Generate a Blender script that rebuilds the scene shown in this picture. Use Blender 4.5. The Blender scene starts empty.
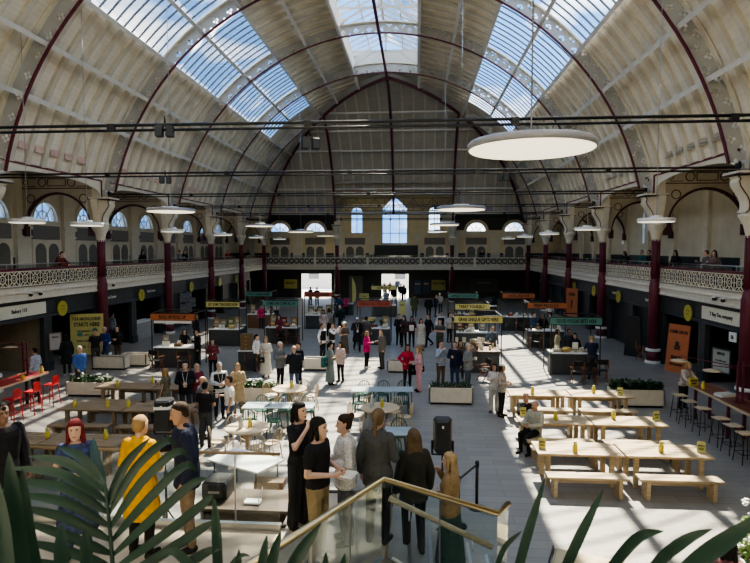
import bpy, math, random
from mathutils import Vector, Matrix
random.seed(7)
PI = math.pi
scene = bpy.context.scene
COL = scene.collection
R = math.radians

# ------------------------------------------------------------------ camera model (used to read ground positions)
F_PX, PITCH, YAW, CAM_X, CAM_Z = 569.0, .0563, .0735, 2.3, 5.25
def G(px, py, z=0.0):
    """the point at height z seen at a photograph position"""
    X, U = (px-375)/F_PX, -(py-281.5)/F_PX
    c, s = math.cos(PITCH), math.sin(PITCH)
    y, zz = c+U*s, -s+U*c
    c, s = math.cos(YAW), math.sin(YAW)
    r = (X*c-y*s, X*s+y*c, zz)
    t = (z-CAM_Z)/r[2]
    return Vector((CAM_X+t*r[0], t*r[1], z))

# ------------------------------------------------------------------ materials
_M = {}
def mat(name, col, rough=.6, metal=0., var=.12, scale=6., emit=0., bump=0., spec=.5, stretch=None):
    if name in _M: return _M[name]
    m = bpy.data.materials.new(name); m.use_nodes = True
    nt = m.node_tree; b = nt.nodes['Principled BSDF']
    b.inputs['Roughness'].default_value = rough
    b.inputs['Metallic'].default_value = metal
    b.inputs['Specular IOR Level'].default_value = spec
    c = (*col, 1.)
    if var > 0 or bump > 0:
        tc = nt.nodes.new('ShaderNodeTexCoord'); nz = nt.nodes.new('ShaderNodeTexNoise')
        nz.inputs['Scale'].default_value = scale; nz.inputs['Detail'].default_value = 4
        src = tc.outputs['Object']
        if stretch:
            mp = nt.nodes.new('ShaderNodeMapping'); mp.inputs['Scale'].default_value = stretch
            nt.links.new(src, mp.inputs['Vector']); src = mp.outputs['Vector']
        nt.links.new(src, nz.inputs['Vector'])
        rp = nt.nodes.new('ShaderNodeValToRGB')
        rp.color_ramp.elements[0].position = .3; rp.color_ramp.elements[1].position = .7
        rp.color_ramp.elements[0].color = (*[max(0, x*(1-var)) for x in col], 1)
        rp.color_ramp.elements[1].color = (*[min(1, x*(1+var)) for x in col], 1)
        nt.links.new(nz.outputs['Fac'], rp.inputs['Fac'])
        nt.links.new(rp.outputs['Color'], b.inputs['Base Color'])
        if bump > 0:
            bp = nt.nodes.new('ShaderNodeBump'); bp.inputs['Strength'].default_value = bump
            bp.inputs['Distance'].default_value = .02
            nt.links.new(nz.outputs['Fac'], bp.inputs['Height']); nt.links.new(bp.outputs['Normal'], b.inputs['Normal'])
    else:
        b.inputs['Base Color'].default_value = c
    if emit > 0:
        b.inputs['Emission Color'].default_value = c; b.inputs['Emission Strength'].default_value = emit
    _M[name] = m
    return m

def cmat(col, rough=.8):
    """cloth or paint of one colour"""
    col = tuple(round(x, 3) for x in col)
    return mat('cloth_%g_%g_%g' % col, col, rough, var=.18, scale=14, bump=.15, spec=.25)

def glass_mat(name, tint=(1, 1, 1), refl=.08, rough=.02):
    if name in _M: return _M[name]
    m = bpy.data.materials.new(name); m.use_nodes = True; nt = m.node_tree; nt.nodes.clear()
    out = nt.nodes.new('ShaderNodeOutputMaterial'); mx = nt.nodes.new('ShaderNodeMixShader')
    t = nt.nodes.new('ShaderNodeBsdfTransparent'); g = nt.nodes.new('ShaderNodeBsdfGlossy')
    t.inputs['Color'].default_value = (*tint, 1); g.inputs['Roughness'].default_value = rough
    lw = nt.nodes.new('ShaderNodeLayerWeight'); lw.inputs['Blend'].default_value = .25
    ml = nt.nodes.new('ShaderNodeMath'); ml.operation = 'MULTIPLY_ADD'
    ml.inputs[1].default_value = .5; ml.inputs[2].default_value = refl
    nt.links.new(lw.outputs['Fresnel'], ml.inputs[0])
    nt.links.new(ml.outputs[0], mx.inputs[0]); nt.links.new(t.outputs[0], mx.inputs[1]); nt.links.new(g.outputs[0], mx.inputs[2])
    nt.links.new(mx.outputs[0], out.inputs['Surface'])
    _M[name] = m
    return m

# ------------------------------------------------------------------ mesh builder
def frame(d, up=(0, 0, 1)):
    d = Vector(d).normalized(); u = Vector(up)
    if abs(d.dot(u)) > .98: u = Vector((0, 1, 0)) if abs(d.y) < .9 else Vector((1, 0, 0))
    s = d.cross(u).normalized()
    return s, s.cross(d).normalized(), d

class MB:
    def __init__(s): s.v = []; s.f = []; s.mi = []; s.sm = []; s.uv = {}
    def add(s, vs, fs, mi=0, smooth=False):
        b = len(s.v); s.v.extend([tuple(v) for v in vs])
        for f in fs:
            s.f.append(tuple(b+i for i in f)); s.mi.append(mi); s.sm.append(smooth)
        return s
    def box(s, c, d, rz=0., mi=0, mtx=None):
        hx, hy, hz = d[0]/2, d[1]/2, d[2]/2
        cs, sn = math.cos(rz), math.sin(rz); vs = []
        for x, y, z in ((-1,-1,-1),(1,-1,-1),(1,1,-1),(-1,1,-1),(-1,-1,1),(1,-1,1),(1,1,1),(-1,1,1)):
            x *= hx; y *= hy; z *= hz
            p = Vector((c[0]+x*cs-y*sn, c[1]+x*sn+y*cs, c[2]+z))
            vs.append(mtx @ p if mtx else p)
        return s.add(vs, [(0,3,2,1),(4,5,6,7),(0,1,5,4),(1,2,6,5),(2,3,7,6),(3,0,4,7)], mi)
    def beam(s, p, q, w, h=None, mi=0, up=(0, 0, 1)):
        p, q = Vector(p), Vector(q); h = h or w
        a, u, d = frame(q-p, up); a = a*w/2; u = u*h/2
        vs = [p-a-u, p+a-u, p+a+u, p-a+u, q-a-u, q+a-u, q+a+u, q-a+u]
        return s.add(vs, [(0,1,2,3),(7,6,5,4),(0,4,5,1),(1,5,6,2),(2,6,7,3),(3,7,4,0)], mi)
    def tube(s, pts, r, n=8, mi=0, caps=True, smooth=True, squash=1.):
        pts = [Vector(p) for p in pts]; rs = r if isinstance(r, (list, tuple)) else [r]*len(pts)
        vs, fs = [], []; ref = None
        for i, p in enumerate(pts):
            d = (pts[min(i+1, len(pts)-1)]-pts[max(i-1, 0)]).normalized()
            if ref is None: a, u, _ = frame(d)
            else:
                u = (ref-d*ref.dot(d)).normalized(); a = d.cross(u)
            ref = u
            for k in range(n):
                t = 2*PI*k/n
                vs.append(p+a*math.cos(t)*rs[i]+u*math.sin(t)*rs[i]*squash)
        for i in range(len(pts)-1):
            for k in range(n):
                k2 = (k+1) % n
                fs.append((i*n+k, i*n+k2, (i+1)*n+k2, (i+1)*n+k))
        s.add(vs, fs, mi, smooth)
        if caps:
            b = len(s.v)-len(vs)
            for f in (tuple(range(n-1, -1, -1)), tuple(range((len(pts)-1)*n, len(pts)*n))):
                s.f.append(tuple(b+i for i in f)); s.mi.append(mi); s.sm.append(False)
        return s
    def lathe(s, prof, c=(0, 0, 0), n=16, mi=0, smooth=True, ph=0.):
        vs, fs = [], []
        for r, z in prof:
            for k in range(n):
                t = 2*PI*k/n+ph; vs.append((c[0]+r*math.cos(t), c[1]+r*math.sin(t), c[2]+z))
        for i in range(len(prof)-1):
            for k in range(n):
                k2 = (k+1) % n; fs.append((i*n+k, i*n+k2, (i+1)*n+k2, (i+1)*n+k))
        s.add(vs, fs, mi, smooth); b = len(s.v)-len(vs)
        if prof[0][0] > 1e-4: s.f.append(tuple(b+i for i in range(n-1, -1, -1))); s.mi.append(mi); s.sm.append(False)
        if prof[-1][0] > 1e-4: s.f.append(tuple(b+(len(prof)-1)*n+i for i in range(n))); s.mi.append(mi); s.sm.append(False)
        return s
    def strip(s, lo, hi, a, b, axis='x', mi=0):
        """solid between two polylines lo/hi of (u,z) points, thick from a to b along axis"""
        def P(u, z, t): return (t, u, z) if axis == 'x' else (u, t, z)
        n = len(lo); vs = []
        for t in (a, b):
            vs += [P(u, z, t) for u, z in lo]+[P(u, z, t) for u, z in hi]
        fs = []; k = 2*n
        for i in range(n-1):
            fs += [(i, i+1, n+i+1, n+i), (k+i, k+n+i, k+n+i+1, k+i+1), (i, k+i, k+i+1, i+1), (n+i, n+i+1, k+n+i+1, k+n+i)]
        fs += [(0, n, k+n, k), (n-1, k+n-1, k+2*n-1, 2*n-1)]
        return s.add(vs, fs, mi)
    def prism(s, poly, a, b, axis='y', mi=0):
        def P(u, z, t): return {'x': (t, u, z), 'y': (u, t, z), 'z': (u, z, t)}[axis]
        n = len(poly); vs = [P(u, z, a) for u, z in poly]+[P(u, z, b) for u, z in poly]
        return s.add(vs, [tuple(range(n)), tuple(range(2*n-1, n-1, -1))]+[(i, n+i, n+(i+1) % n, (i+1) % n) for i in range(n)], mi)
    def ring(s, c, r, w, t, n=16, axis='x', mi=0, a0=0., a1=2*PI):
        """flat ring of radial width w and thickness t, lying across axis"""
        def P(u, z, d): return {'x': (c[0]+d, c[1]+u, c[2]+z), 'y': (c[0]+u, c[1]+d, c[2]+z), 'z': (c[0]+u, c[1]+z, c[2]+d)}[axis]
        full = abs(a1-a0-2*PI) < 1e-6; m = n if full else n+1; vs = []
        for k in range(m):
            t_ = a0+(a1-a0)*k/n; cs, sn = math.cos(t_), math.sin(t_)
            for rr, d in ((r-w/2, -t/2), (r+w/2, -t/2), (r+w/2, t/2), (r-w/2, t/2)): vs.append(P(rr*cs, rr*sn, d))
        fs = []
        for k in range(n):
            i, j = k*4, ((k+1) % m)*4
            for e in range(4): fs.append((i+e, i+(e+1) % 4, j+(e+1) % 4, j+e))
        return s.add(vs, fs, mi)
    def mesh(s, name):
        me = bpy.data.meshes.new(name); me.from_pydata(s.v, [], s.f); 
        me.polygons.foreach_set('material_index', s.mi); me.polygons.foreach_set('use_smooth', s.sm)
        me.update(); return me
    def build(s, name, mats, parent=None, loc=None, rz=None, bevel=0., recalc=True):
        me = s.mesh(name)
        if recalc:
            import bmesh
            bm = bmesh.new(); bm.from_mesh(me); bmesh.ops.recalc_face_normals(bm, faces=bm.faces); bm.to_mesh(me); bm.free()
        for m in (mats if isinstance(mats, (list, tuple)) else [mats]): me.materials.append(m)
        o = bpy.data.objects.new(name, me); COL.objects.link(o)
        if parent: o.parent = parent
        if loc is not None: o.location = loc
        if rz is not None: o.rotation_euler = (0, 0, rz)
        if bevel > 0:
            md = o.modifiers.new('bevel', 'BEVEL'); md.width = bevel; md.segments = 1; md.limit_method = 'ANGLE'
        return o

def tag(o, label=None, cat=None, group=None, kind=None):
    if label: o['label'] = label
    if cat: o['category'] = cat
    if group: o['group'] = group
    if kind: o['kind'] = kind
    return o
def thing(name, label, cat, loc=(0, 0, 0), rz=0., group=None, kind=None, scale=1.):
    o = bpy.data.objects.new(name, None); o.empty_display_size = .1; COL.objects.link(o)
    o.location = loc; o.rotation_euler = (0, 0, rz); o.scale = (scale,)*3
    return tag(o, label, cat, group, kind)
def struct(o): o['kind'] = 'structure'; return o
def copy_tree(o, parent=None):
    c = o.copy(); COL.objects.link(c); c.parent = parent
    for ch in o.children: copy_tree(ch, c)
    return c
def dup(o, loc, rz=None, label=None, group=None):
    c = copy_tree(o); c.location = loc
    if rz is not None: c.rotation_euler = (0, 0, rz)
    if label: c['label'] = label
    if group: c['group'] = group
    return c
class Repeat:
    """first use places the prototype itself, later uses copy it with its parts"""
    def __init__(s, fn): s.fn = fn; s.p = None
    def __call__(s, loc, rz=0., label=None, group=None):
        if s.p is None:
            s.p = o = s.fn(); o.location = loc; o.rotation_euler = (0, 0, rz)
            if label: o['label'] = label
            if group: o['group'] = group
            return o
        return dup(s.p, loc, rz, label, group)
def text(body, size, parent, m, loc, rot=(PI/2, 0, 0), sx=1., name='lettering', ext=.004):
    cu = bpy.data.curves.new(name, 'FONT'); cu.body = body; cu.size = size; cu.align_x = 'CENTER'; cu.align_y = 'CENTER'
    cu.extrude = ext; cu.resolution_u = 2; cu.offset = size*.03
    cu.materials.append(m)
    tmp = bpy.data.objects.new('tmp', cu); COL.objects.link(tmp)
    dg = bpy.context.evaluated_depsgraph_get(); me = bpy.data.meshes.new_from_object(tmp.evaluated_get(dg))
    bpy.data.objects.remove(tmp); bpy.data.curves.remove(cu)
    o = bpy.data.objects.new(name, me); COL.objects.link(o); o.parent = parent
    o.location = loc; o.rotation_euler = rot; o.scale = (sx, 1, 1)
    return o

# palette
CREAM = mat('cream_paint', (.70, .65, .53), .6, var=.06, scale=2)
CREAM2 = mat('roof_board_paint', (.60, .56, .47), .7, var=.10, scale=1.2)
RAFT = mat('rafter_paint', (.62, .57, .46), .7, var=.1, scale=2)
GREYW = mat('grey_iron_paint', (.48, .48, .46), .6, var=.06, scale=3)
PURL = mat('purlin_paint', (.66, .65, .61), .6, var=.06, scale=3)
BURG = mat('burgundy_paint', (.115, .012, .028), .45, var=.1, scale=5)
IRON = mat('arch_paint', (.50, .44, .34), .6, var=.08, scale=3)
DKB = mat('arch_line_paint', (.07, .02, .025), .6, var=.1)
WALLC = mat('wall_plaster', (.68, .63, .51), .75, var=.07, scale=1.5)
DADO = mat('dado_paint', (.02, .026, .027), .5, var=.2)
SHOP = mat('shopfront_paint', (.035, .042, .046), .5, var=.15, scale=2)
SHUT = mat('shutter_metal', (.022, .026, .028), .45, var=.2, scale=2)
BLACK = mat('black_metal', (.012, .012, .014), .4, var=.1)
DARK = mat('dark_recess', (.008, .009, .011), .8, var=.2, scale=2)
STEEL = mat('brushed_steel', (.45, .46, .46), .3, 1., var=.05)
BRASS = mat('brass_rail', (.62, .50, .28), .28, 1., var=.06)
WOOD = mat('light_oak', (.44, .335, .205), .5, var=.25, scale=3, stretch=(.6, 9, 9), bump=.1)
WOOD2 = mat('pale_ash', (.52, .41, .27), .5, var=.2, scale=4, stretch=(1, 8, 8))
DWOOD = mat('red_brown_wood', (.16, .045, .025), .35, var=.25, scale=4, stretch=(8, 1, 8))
WOOD_SHADE = mat('shaded_oak', (.27, .19, .115), .5, var=.25, scale=3, stretch=(.6, 9, 9), bump=.1)  # oak darkened, the shade over the left tables put into its colour
BROWN = mat('brown_wood', (.14, .085, .045), .5, var=.3, scale=5, stretch=(1, 7, 7))
WHITE = mat('white_paint', (.75, .75, .73), .5, var=.04)
BOARD = mat('planter_paint', (.62, .57, .48), .6, var=.08, scale=4)
YEL = mat('yellow_print', (.62, .50, .08), .55, var=.06)
YELS = mat('pale_yellow_print', (.58, .53, .20), .55, var=.06)
ORA = mat('orange_print', (.44, .135, .05), .55, var=.08)
TEAL = mat('teal_print', (.07, .24, .21), .55, var=.08)
REDP = mat('red_print', (.45, .09, .05), .55, var=.08)
CRSIGN = mat('cream_sign', (.68, .66, .55), .5, var=.04)
INK = mat('black_ink', (.01, .01, .01), .6, var=0)
RED = mat('red_metal', (.55, .025, .03), .4, var=.1)
GREEN = mat('green_metal', (.015, .09, .06), .4, var=.15)
TIN = mat('grey_table_top', (.33, .40, .42), .4, var=.08)
LEAF = mat('leaf_green', (.035, .10, .022), .5, var=.4, scale=9)
LEAF2 = mat('dark_leaf_green', (.018, .055, .016), .5, var=.4, scale=9)
PALM = mat('palm_leaf', (.012, .043, .026), .42, var=.35, scale=5)
FLOW = mat('white_petal', (.8, .8, .78), .6, var=.05)
SOIL = mat('soil', (.03, .02, .014), .9, var=.3)
GLASS = glass_mat('window_glass', (.93, .96, .97), .04)
RAILG = glass_mat('balustrade_glass', (.90, .94, .93), .05)
WORLD_S, SUN_S, SUN_D, EXPO = 4.2, 18.0, (-.09, -.78, -1), .45
# ================================================================== THE BUILDING
HW, BAY, Y0, YN, YH, YW = 13.25, 7.5, 27.07, -3.2, 43.82, 61.5     # half width, bay, first column, near wall, hip centre, far wall
YE = YH+HW
RZ, RR, RC = 5.4, 12.72, 13.4          # roof axis height, rib radius, board radius
GW = 17.4
def arc(a, r): return (r*math.sin(a), RZ+r*math.cos(a))
A_LAN, A_GU, A_GL, A_EAVE = math.asin(2.4/RC), R(28.5), R(47.5), math.acos(3.2/RC)
RIBY = [Y0+BAY*k for k in range(-3, 4)]

# ---- floor
def floor_mat():
    m = bpy.data.materials.new('stone_floor_planks'); m.use_nodes = True; nt = m.node_tree; b = nt.nodes['Principled BSDF']
    tc = nt.nodes.new('ShaderNodeTexCoord'); br = nt.nodes.new('ShaderNodeTexBrick')
    br.inputs['Scale'].default_value = 1.; br.inputs['Brick Width'].default_value = 1.2; br.inputs['Row Height'].default_value = .3
    br.inputs['Mortar Size'].default_value = .006; br.inputs['Bias'].default_value = -.2
    br.inputs['Color1'].default_value = (.275, .262, .24, 1); br.inputs['Color2'].default_value = (.225, .216, .198, 1); br.inputs['Mortar'].default_value = (.13, .125, .115, 1)
    nz = nt.nodes.new('ShaderNodeTexNoise'); nz.inputs['Scale'].default_value = .8; nz.inputs['Detail'].default_value = 6
    mx = nt.nodes.new('ShaderNodeMix'); mx.data_type = 'RGBA'; mx.blend_type = 'MULTIPLY'; mx.inputs[0].default_value = .35
    rp = nt.nodes.new('ShaderNodeValToRGB'); rp.color_ramp.elements[0].position = .35; rp.color_ramp.elements[1].position = .65
    rp.color_ramp.elements[0].color = (.72, .71, .7, 1); rp.color_ramp.elements[1].color = (1, 1, 1, 1)
    L = nt.links.new
    L(tc.outputs['Object'], br.inputs['Vector']); L(tc.outputs['Object'], nz.inputs['Vector']); L(nz.outputs['Fac'], rp.inputs['Fac'])
    L(br.outputs['Color'], mx.inputs[6]); L(rp.outputs['Color'], mx.inputs[7]); L(mx.outputs[2], b.inputs['Base Color'])
    b.inputs['Roughness'].default_value = .42
    return m
FLOORM = floor_mat()
m = MB(); m.box((0, (YN+YW)/2, -.1), (2*GW+.4, YW-YN+.4, .2)); struct(m.build('floor', FLOORM))

# ---- roof boards
def roof_mat():
    m = bpy.data.materials.new('roof_boards'); m.use_nodes = True; nt = m.node_tree; b = nt.nodes['Principled BSDF']
    tc = nt.nodes.new('ShaderNodeTexCoord'); sx = nt.nodes.new('ShaderNodeSeparateXYZ'); L = nt.links.new
    L(tc.outputs['Object'], sx.inputs[0])
    wv = nt.nodes.new('ShaderNodeTexNoise'); wv.inputs['Scale'].default_value = 1.4; wv.inputs['Detail'].default_value = 5
    L(tc.outputs['Object'], wv.inputs['Vector'])
    zz = nt.nodes.new('ShaderNodeMath'); zz.operation = 'SUBTRACT'; zz.inputs[1].default_value = 5.4; L(sx.outputs['Z'], zz.inputs[0])
    at = nt.nodes.new('ShaderNodeMath'); at.operation = 'ARCTAN2'; L(sx.outputs['X'], at.inputs[0]); L(zz.outputs[0], at.inputs[1])
    m1 = nt.nodes.new('ShaderNodeMath'); m1.operation = 'MULTIPLY'; m1.inputs[1].default_value = 13.4/.2; L(at.outputs[0], m1.inputs[0])
    fr = nt.nodes.new('ShaderNodeMath'); fr.operation = 'FRACT'; L(m1.outputs[0], fr.inputs[0])
    lt = nt.nodes.new('ShaderNodeMath'); lt.operation = 'LESS_THAN'; lt.inputs[1].default_value = .12; L(fr.outputs[0], lt.inputs[0])
    rp = nt.nodes.new('ShaderNodeValToRGB'); rp.color_ramp.elements[0].position = .3; rp.color_ramp.elements[1].position = .72
    rp.color_ramp.elements[0].color = (.70, .64, .52, 1); rp.color_ramp.elements[1].color = (.82, .77, .65, 1); L(wv.outputs['Fac'], rp.inputs['Fac'])
    mx = nt.nodes.new('ShaderNodeMix'); mx.data_type = 'RGBA'; mx.blend_type = 'MULTIPLY'; mx.inputs[7].default_value = (.90, .89, .87, 1)
    L(lt.outputs[0], mx.inputs[0]); L(rp.outputs['Color'], mx.inputs[6]); L(mx.outputs[2], b.inputs['Base Color'])
    b.inputs['Roughness'].default_value = .7
    return m
ROOFM = roof_mat()
m = MB()
def shell(a0, a1, sgn, y0, y1fn, n):
    """curved board surface between two angles"""
    vs, fs = [], []
    for i in range(n+1):
        a = a0+(a1-a0)*i/n; x, z = arc(a, RC)
        vs += [(sgn*x, y0, z), (sgn*x, y1fn(a), z)]
    for i in range(n): fs.append((2*i, 2*i+1, 2*i+3, 2*i+2))
    m.add(vs, fs, 0, True)
hipy = lambda a: YH+RC*math.sin(a)
YGL = 47.0                                     # the glass strips stop here; boards go on to the groin
for s in (-1, 1):
    shell(A_LAN, A_GU, s, YN, hipy, 8); shell(A_GL, A_EAVE, s, YN, hipy, 14); shell(A_GU, A_GL, s, YGL, hipy, 8)
struct(m.build('ceiling', ROOFM, recalc=False)); m = MB()
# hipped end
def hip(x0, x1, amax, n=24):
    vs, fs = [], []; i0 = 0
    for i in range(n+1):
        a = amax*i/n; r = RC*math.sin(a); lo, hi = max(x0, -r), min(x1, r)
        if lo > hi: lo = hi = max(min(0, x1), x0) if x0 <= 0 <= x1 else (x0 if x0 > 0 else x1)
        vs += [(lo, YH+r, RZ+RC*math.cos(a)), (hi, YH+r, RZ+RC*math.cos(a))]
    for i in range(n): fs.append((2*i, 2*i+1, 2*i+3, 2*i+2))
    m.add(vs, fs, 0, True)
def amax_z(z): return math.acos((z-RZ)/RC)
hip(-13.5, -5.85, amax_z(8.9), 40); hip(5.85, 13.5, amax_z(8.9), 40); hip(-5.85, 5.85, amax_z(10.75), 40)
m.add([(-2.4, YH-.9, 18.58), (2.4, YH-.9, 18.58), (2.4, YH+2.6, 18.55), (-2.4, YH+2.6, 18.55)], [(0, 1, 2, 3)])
struct(m.build('ceiling_hip', mat('hip_boards_shaded', (.46, .43, .37), .75, var=.1, scale=1.2), recalc=False))  # darker board colour holds the weaker light of this end

# ---- rafters (battens under the boards)
m = MB(); 
def arcband(mb, y, a0, a1, sgn, r0, r1, w, n, mi=0):
    if a1 <= a0: return
    lo = [arc(a0+(a1-a0)*i/n, r0) for i in range(n+1)]; hi = [arc(a0+(a1-a0)*i/n, r1) for i in range(n+1)]
    mb.strip([(sgn*x, z) for x, z in lo], [(sgn*x, z) for x, z in hi], y-w/2, y+w/2, 'y', mi)
def hipa(y, r): return 0 if y <= YH else math.asin(min(1, (y-YH)/r))
y = YN+.4
k = 0
while y < 56:
    if min(abs(y-q) for q in RIBY) > .3:
        for s in (-1, 1):
            h = hipa(y, RC-.15)
            arcband(m, y, max(A_GL, h), A_EAVE, s, RC-.13, RC+.02, .26, 8)
            arcband(m, y, max(A_LAN, h), A_GU, s, RC-.13, RC+.02, .26, 5)
    k += 1; y = 4.57-BAY+.9375*k
for i in range(-13, 14):                                   # on the hipped end
    x = i*.975
    am = amax_z(8.95 if abs(x) > 5.85 else 10.8); h = math.asin(min(1, abs(x)/(RC-.13)))
    if h < am and min(abs(x), abs(abs(x)-5.8)) > .2:
        pts = [h+(am-h)*j/10 for j in range(11)]
        m.strip([(YH+(RC-.1)*math.sin(a), RZ+(RC-.1)*math.cos(a)) for a in pts], [(YH+(RC+.02)*math.sin(a), RZ+(RC+.02)*math.cos(a)) for a in pts], x-.07, x+.07, 'x')
struct(m.build('trim_1', RAFT))

# ---- purlins along the hall
m = MB()
for s in (-1, 1):
    for deg in (10.6, 20, 28.5, 38, 47.5, 56.6, 65.4):
        a = R(deg); x, z = arc(a, 12.98); y1 = YH+12.9*math.sin(a); y1 = min(y1, YGL+.1) if deg == 38 else y1
        nx, nz = math.sin(a), math.cos(a)
        m.beam((s*x, YN, z), (s*x, y1, z), .07, .3, 0, up=(s*nx, 0, nz))
        x2, z2 = arc(a, 12.84); m.beam((s*x2, YN, z2), (s*x2, y1, z2), .17, .05, 0, up=(s*nx, 0, nz))
for z in (11.2, 12.9, 14.5, 16, 17.2):
    a = amax_z(z); hw = 12.9*math.sin(a)
    m.beam((-hw, YH+12.95*math.sin(a), z-.1), (hw, YH+12.95*math.sin(a), z-.1), .28, .14)
m.beam((-13, YE+.1, 10.15), (13, YE+.1, 10.15) , .2, .12) if False else None
m.beam((-5.9, YE-.85, 10.7), (5.9, YE-.85, 10.7), .16, .2); m.beam((-12.9, YE-.2, 8.85), (12.9, YE-.2, 8.85), .3, .24)
struct(m.build('trim_2', PURL))

# ---- iron ribs: pierced web, burgundy lower flange, cream upper flange
def pierced():
    m = bpy.data.materials.new('pierced_iron_web'); m.use_nodes = True; nt = m.node_tree; L = nt.links.new
    b = nt.nodes['Principled BSDF']; b.inputs['Base Color'].default_value = (.42, .42, .40, 1); b.inputs['Roughness'].default_value = .6
    out = [n for n in nt.nodes if n.type == 'OUTPUT_MATERIAL'][0]
    uv = nt.nodes.new('ShaderNodeUVMap'); sp = nt.nodes.new('ShaderNodeSeparateXYZ'); L(uv.outputs[0], sp.inputs[0])
    def M(op, a, b_=None):
        n = nt.nodes.new('ShaderNodeMath'); n.operation = op
        for i, v in enumerate((a, b_)):
            if v is None: continue
            if isinstance(v, (int, float)): n.inputs[i].default_value = v
            else: L(v, n.inputs[i])
        return n.outputs[0]
    P = .4
    U = M('DIVIDE', sp.outputs['X'], P); fl = M('FLOOR', U); fu = M('MULTIPLY', M('SUBTRACT', M('FRACT', U), .5), P)
    off = M('MULTIPLY', M('SUBTRACT', M('MODULO', fl, 2.), .5), .26)
    fv = M('SUBTRACT', M('SUBTRACT', sp.outputs['Y'], .36), off)
    au, av = M('ABSOLUTE', fu), M('ABSOLUTE', fv)
    def ln(p, q): return M('SQRT', M('ADD', M('MULTIPLY', p, p), M('MULTIPLY', q, q)))
    d = M('MINIMUM', ln(M('SUBTRACT', au, .095), fv), ln(fu, M('SUBTRACT', av, .095)))
    hole = M('LESS_THAN', d, .058)
    t = nt.nodes.new('ShaderNodeBsdfTransparent'); mx = nt.nodes.new('ShaderNodeMixShader')
    L(hole, mx.inputs[0]); L(b.outputs[0], mx.inputs[1]); L(t.outputs[0], mx.inputs[2]); L(mx.outputs[0], out.inputs['Surface'])
    return m
PIERCED = pierced()
def rib(y, i):
    h = hipa(y, RR); full = h == 0
    root = thing('roof_rib', '', 'roof rib', (0, 0, 0), kind='structure'); root.name = 'trim_%d' % (10+i)
    for k in ('label', 'category'):
        if k in root: del root[k]
    web = MB(); uvs = []; fl = MB(); up = MB()
    segs = [(-R(78), R(78))] if full else [(h, R(78)), (-R(78), -h)]
    for a0, a1 in segs:
        n = max(6, int(abs(a1-a0)/R(2.6))); vs, fs = [], []
        for j in range(n+1):
            a = a0+(a1-a0)*j/n
            for r in (RR, RC): x, z = arc(a, r); vs.append((x, y, z)); uvs.append((a*13.05, r-RR))
        for j in range(n): fs.append((2*j, 2*j+1, 2*j+3, 2*j+2))
        web.add(vs, fs)
        P = lambda r: [arc(a0+(a1-a0)*j/n, r) for j in range(n+1)]
        fl.strip(P(RR-.035), P(RR+.025), y-.06, y+.06, 'y'); up.strip(P(RC-.09), P(RC-.03), y-.2, y+.2, 'y')
    o = web.build('web', PIERCED, root, recalc=False)
    ul = o.data.uv_layers.new(name='UVMap')
    for lp in o.data.loops: ul.data[lp.index].uv = uvs[lp.vertex_index]
    o2 = fl.build('flange', BURG, root); o3 = up.build('upper_flange', CREAM, root)
    return root
for i, y in enumerate(RIBY): rib(y, i)
# groin ribs and hip ribs of the far end
m = MB(); mw = MB()
for s in (-1, 1):
    pts = []
    for j in range(25):
        a = R(.2)+(R(78)-R(.2))*j/24; r = RR+.1
        pts.append((s*r*math.sin(a), YH+r*math.sin(a), RZ+r*math.cos(a)))
    m.tube(pts, .13, 6, smooth=False)
    pts2 = [(p[0]*1.03, YH+(p[1]-YH)*1.03, RZ+(p[2]-RZ)*1.035) for p in pts]
    mw.tube(pts2, .3, 4, smooth=False)
for x in (-5.8, 0, 5.8):
    am = R(78) if x else amax_z(8.9); h = math.asin(abs(x)/RR); pts = []
    for j in range(21):
        a = max(h, R(1))+(am-max(h, R(1)))*j/20
        pts.append((x, YH+RR*math.sin(a), RZ+RR*math.cos(a)))
    m.tube(pts, .12, 6, smooth=False)
# ridge tie under the lantern
m.beam((0, YN, 18.15), (0, YH, 18.15), .16, .2)
struct(m.build('trim_3', BURG)); struct(mw.build('trim_4', GREYW))

# ---- glass strips in the roof
BARM = mat('glazing_bar', (.10, .11, .12), .5, var=.05)
wn = 0
for s in (-1, 1):
    for k in range(-4, 4):
        y0 = Y0+BAY*k; y1 = min(y0+BAY, YGL); y0 = max(y0, YN)
        if y1-y0 < .5: continue
        for a0, a1 in ((A_GU, R(38)), (R(38), A_GL)):
            wn += 1
            root = struct(thing('window_%d' % wn, None, None))
            g = MB(); n = 4; vs, fs = [], []
            for j in range(n+1):
                x, z = arc(a0+(a1-a0)*j/n, RC-.02); vs += [(s*x, y0, z), (s*x, y1, z)]
            for j in range(n): fs.append((2*j, 2*j+1, 2*j+3, 2*j+2))
            g.add(vs, fs, 0, True); g.build('pane', GLASS, root, recalc=False)
            b = MB(); nb = max(2, round((y1-y0)/.62))
            for q in range(1, nb): arcband(b, y0+(y1-y0)*q/nb, a0, a1, s, RC-.05, RC+.02, .045, 3)
            b.build('glazing_bar', BARM, root)
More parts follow.
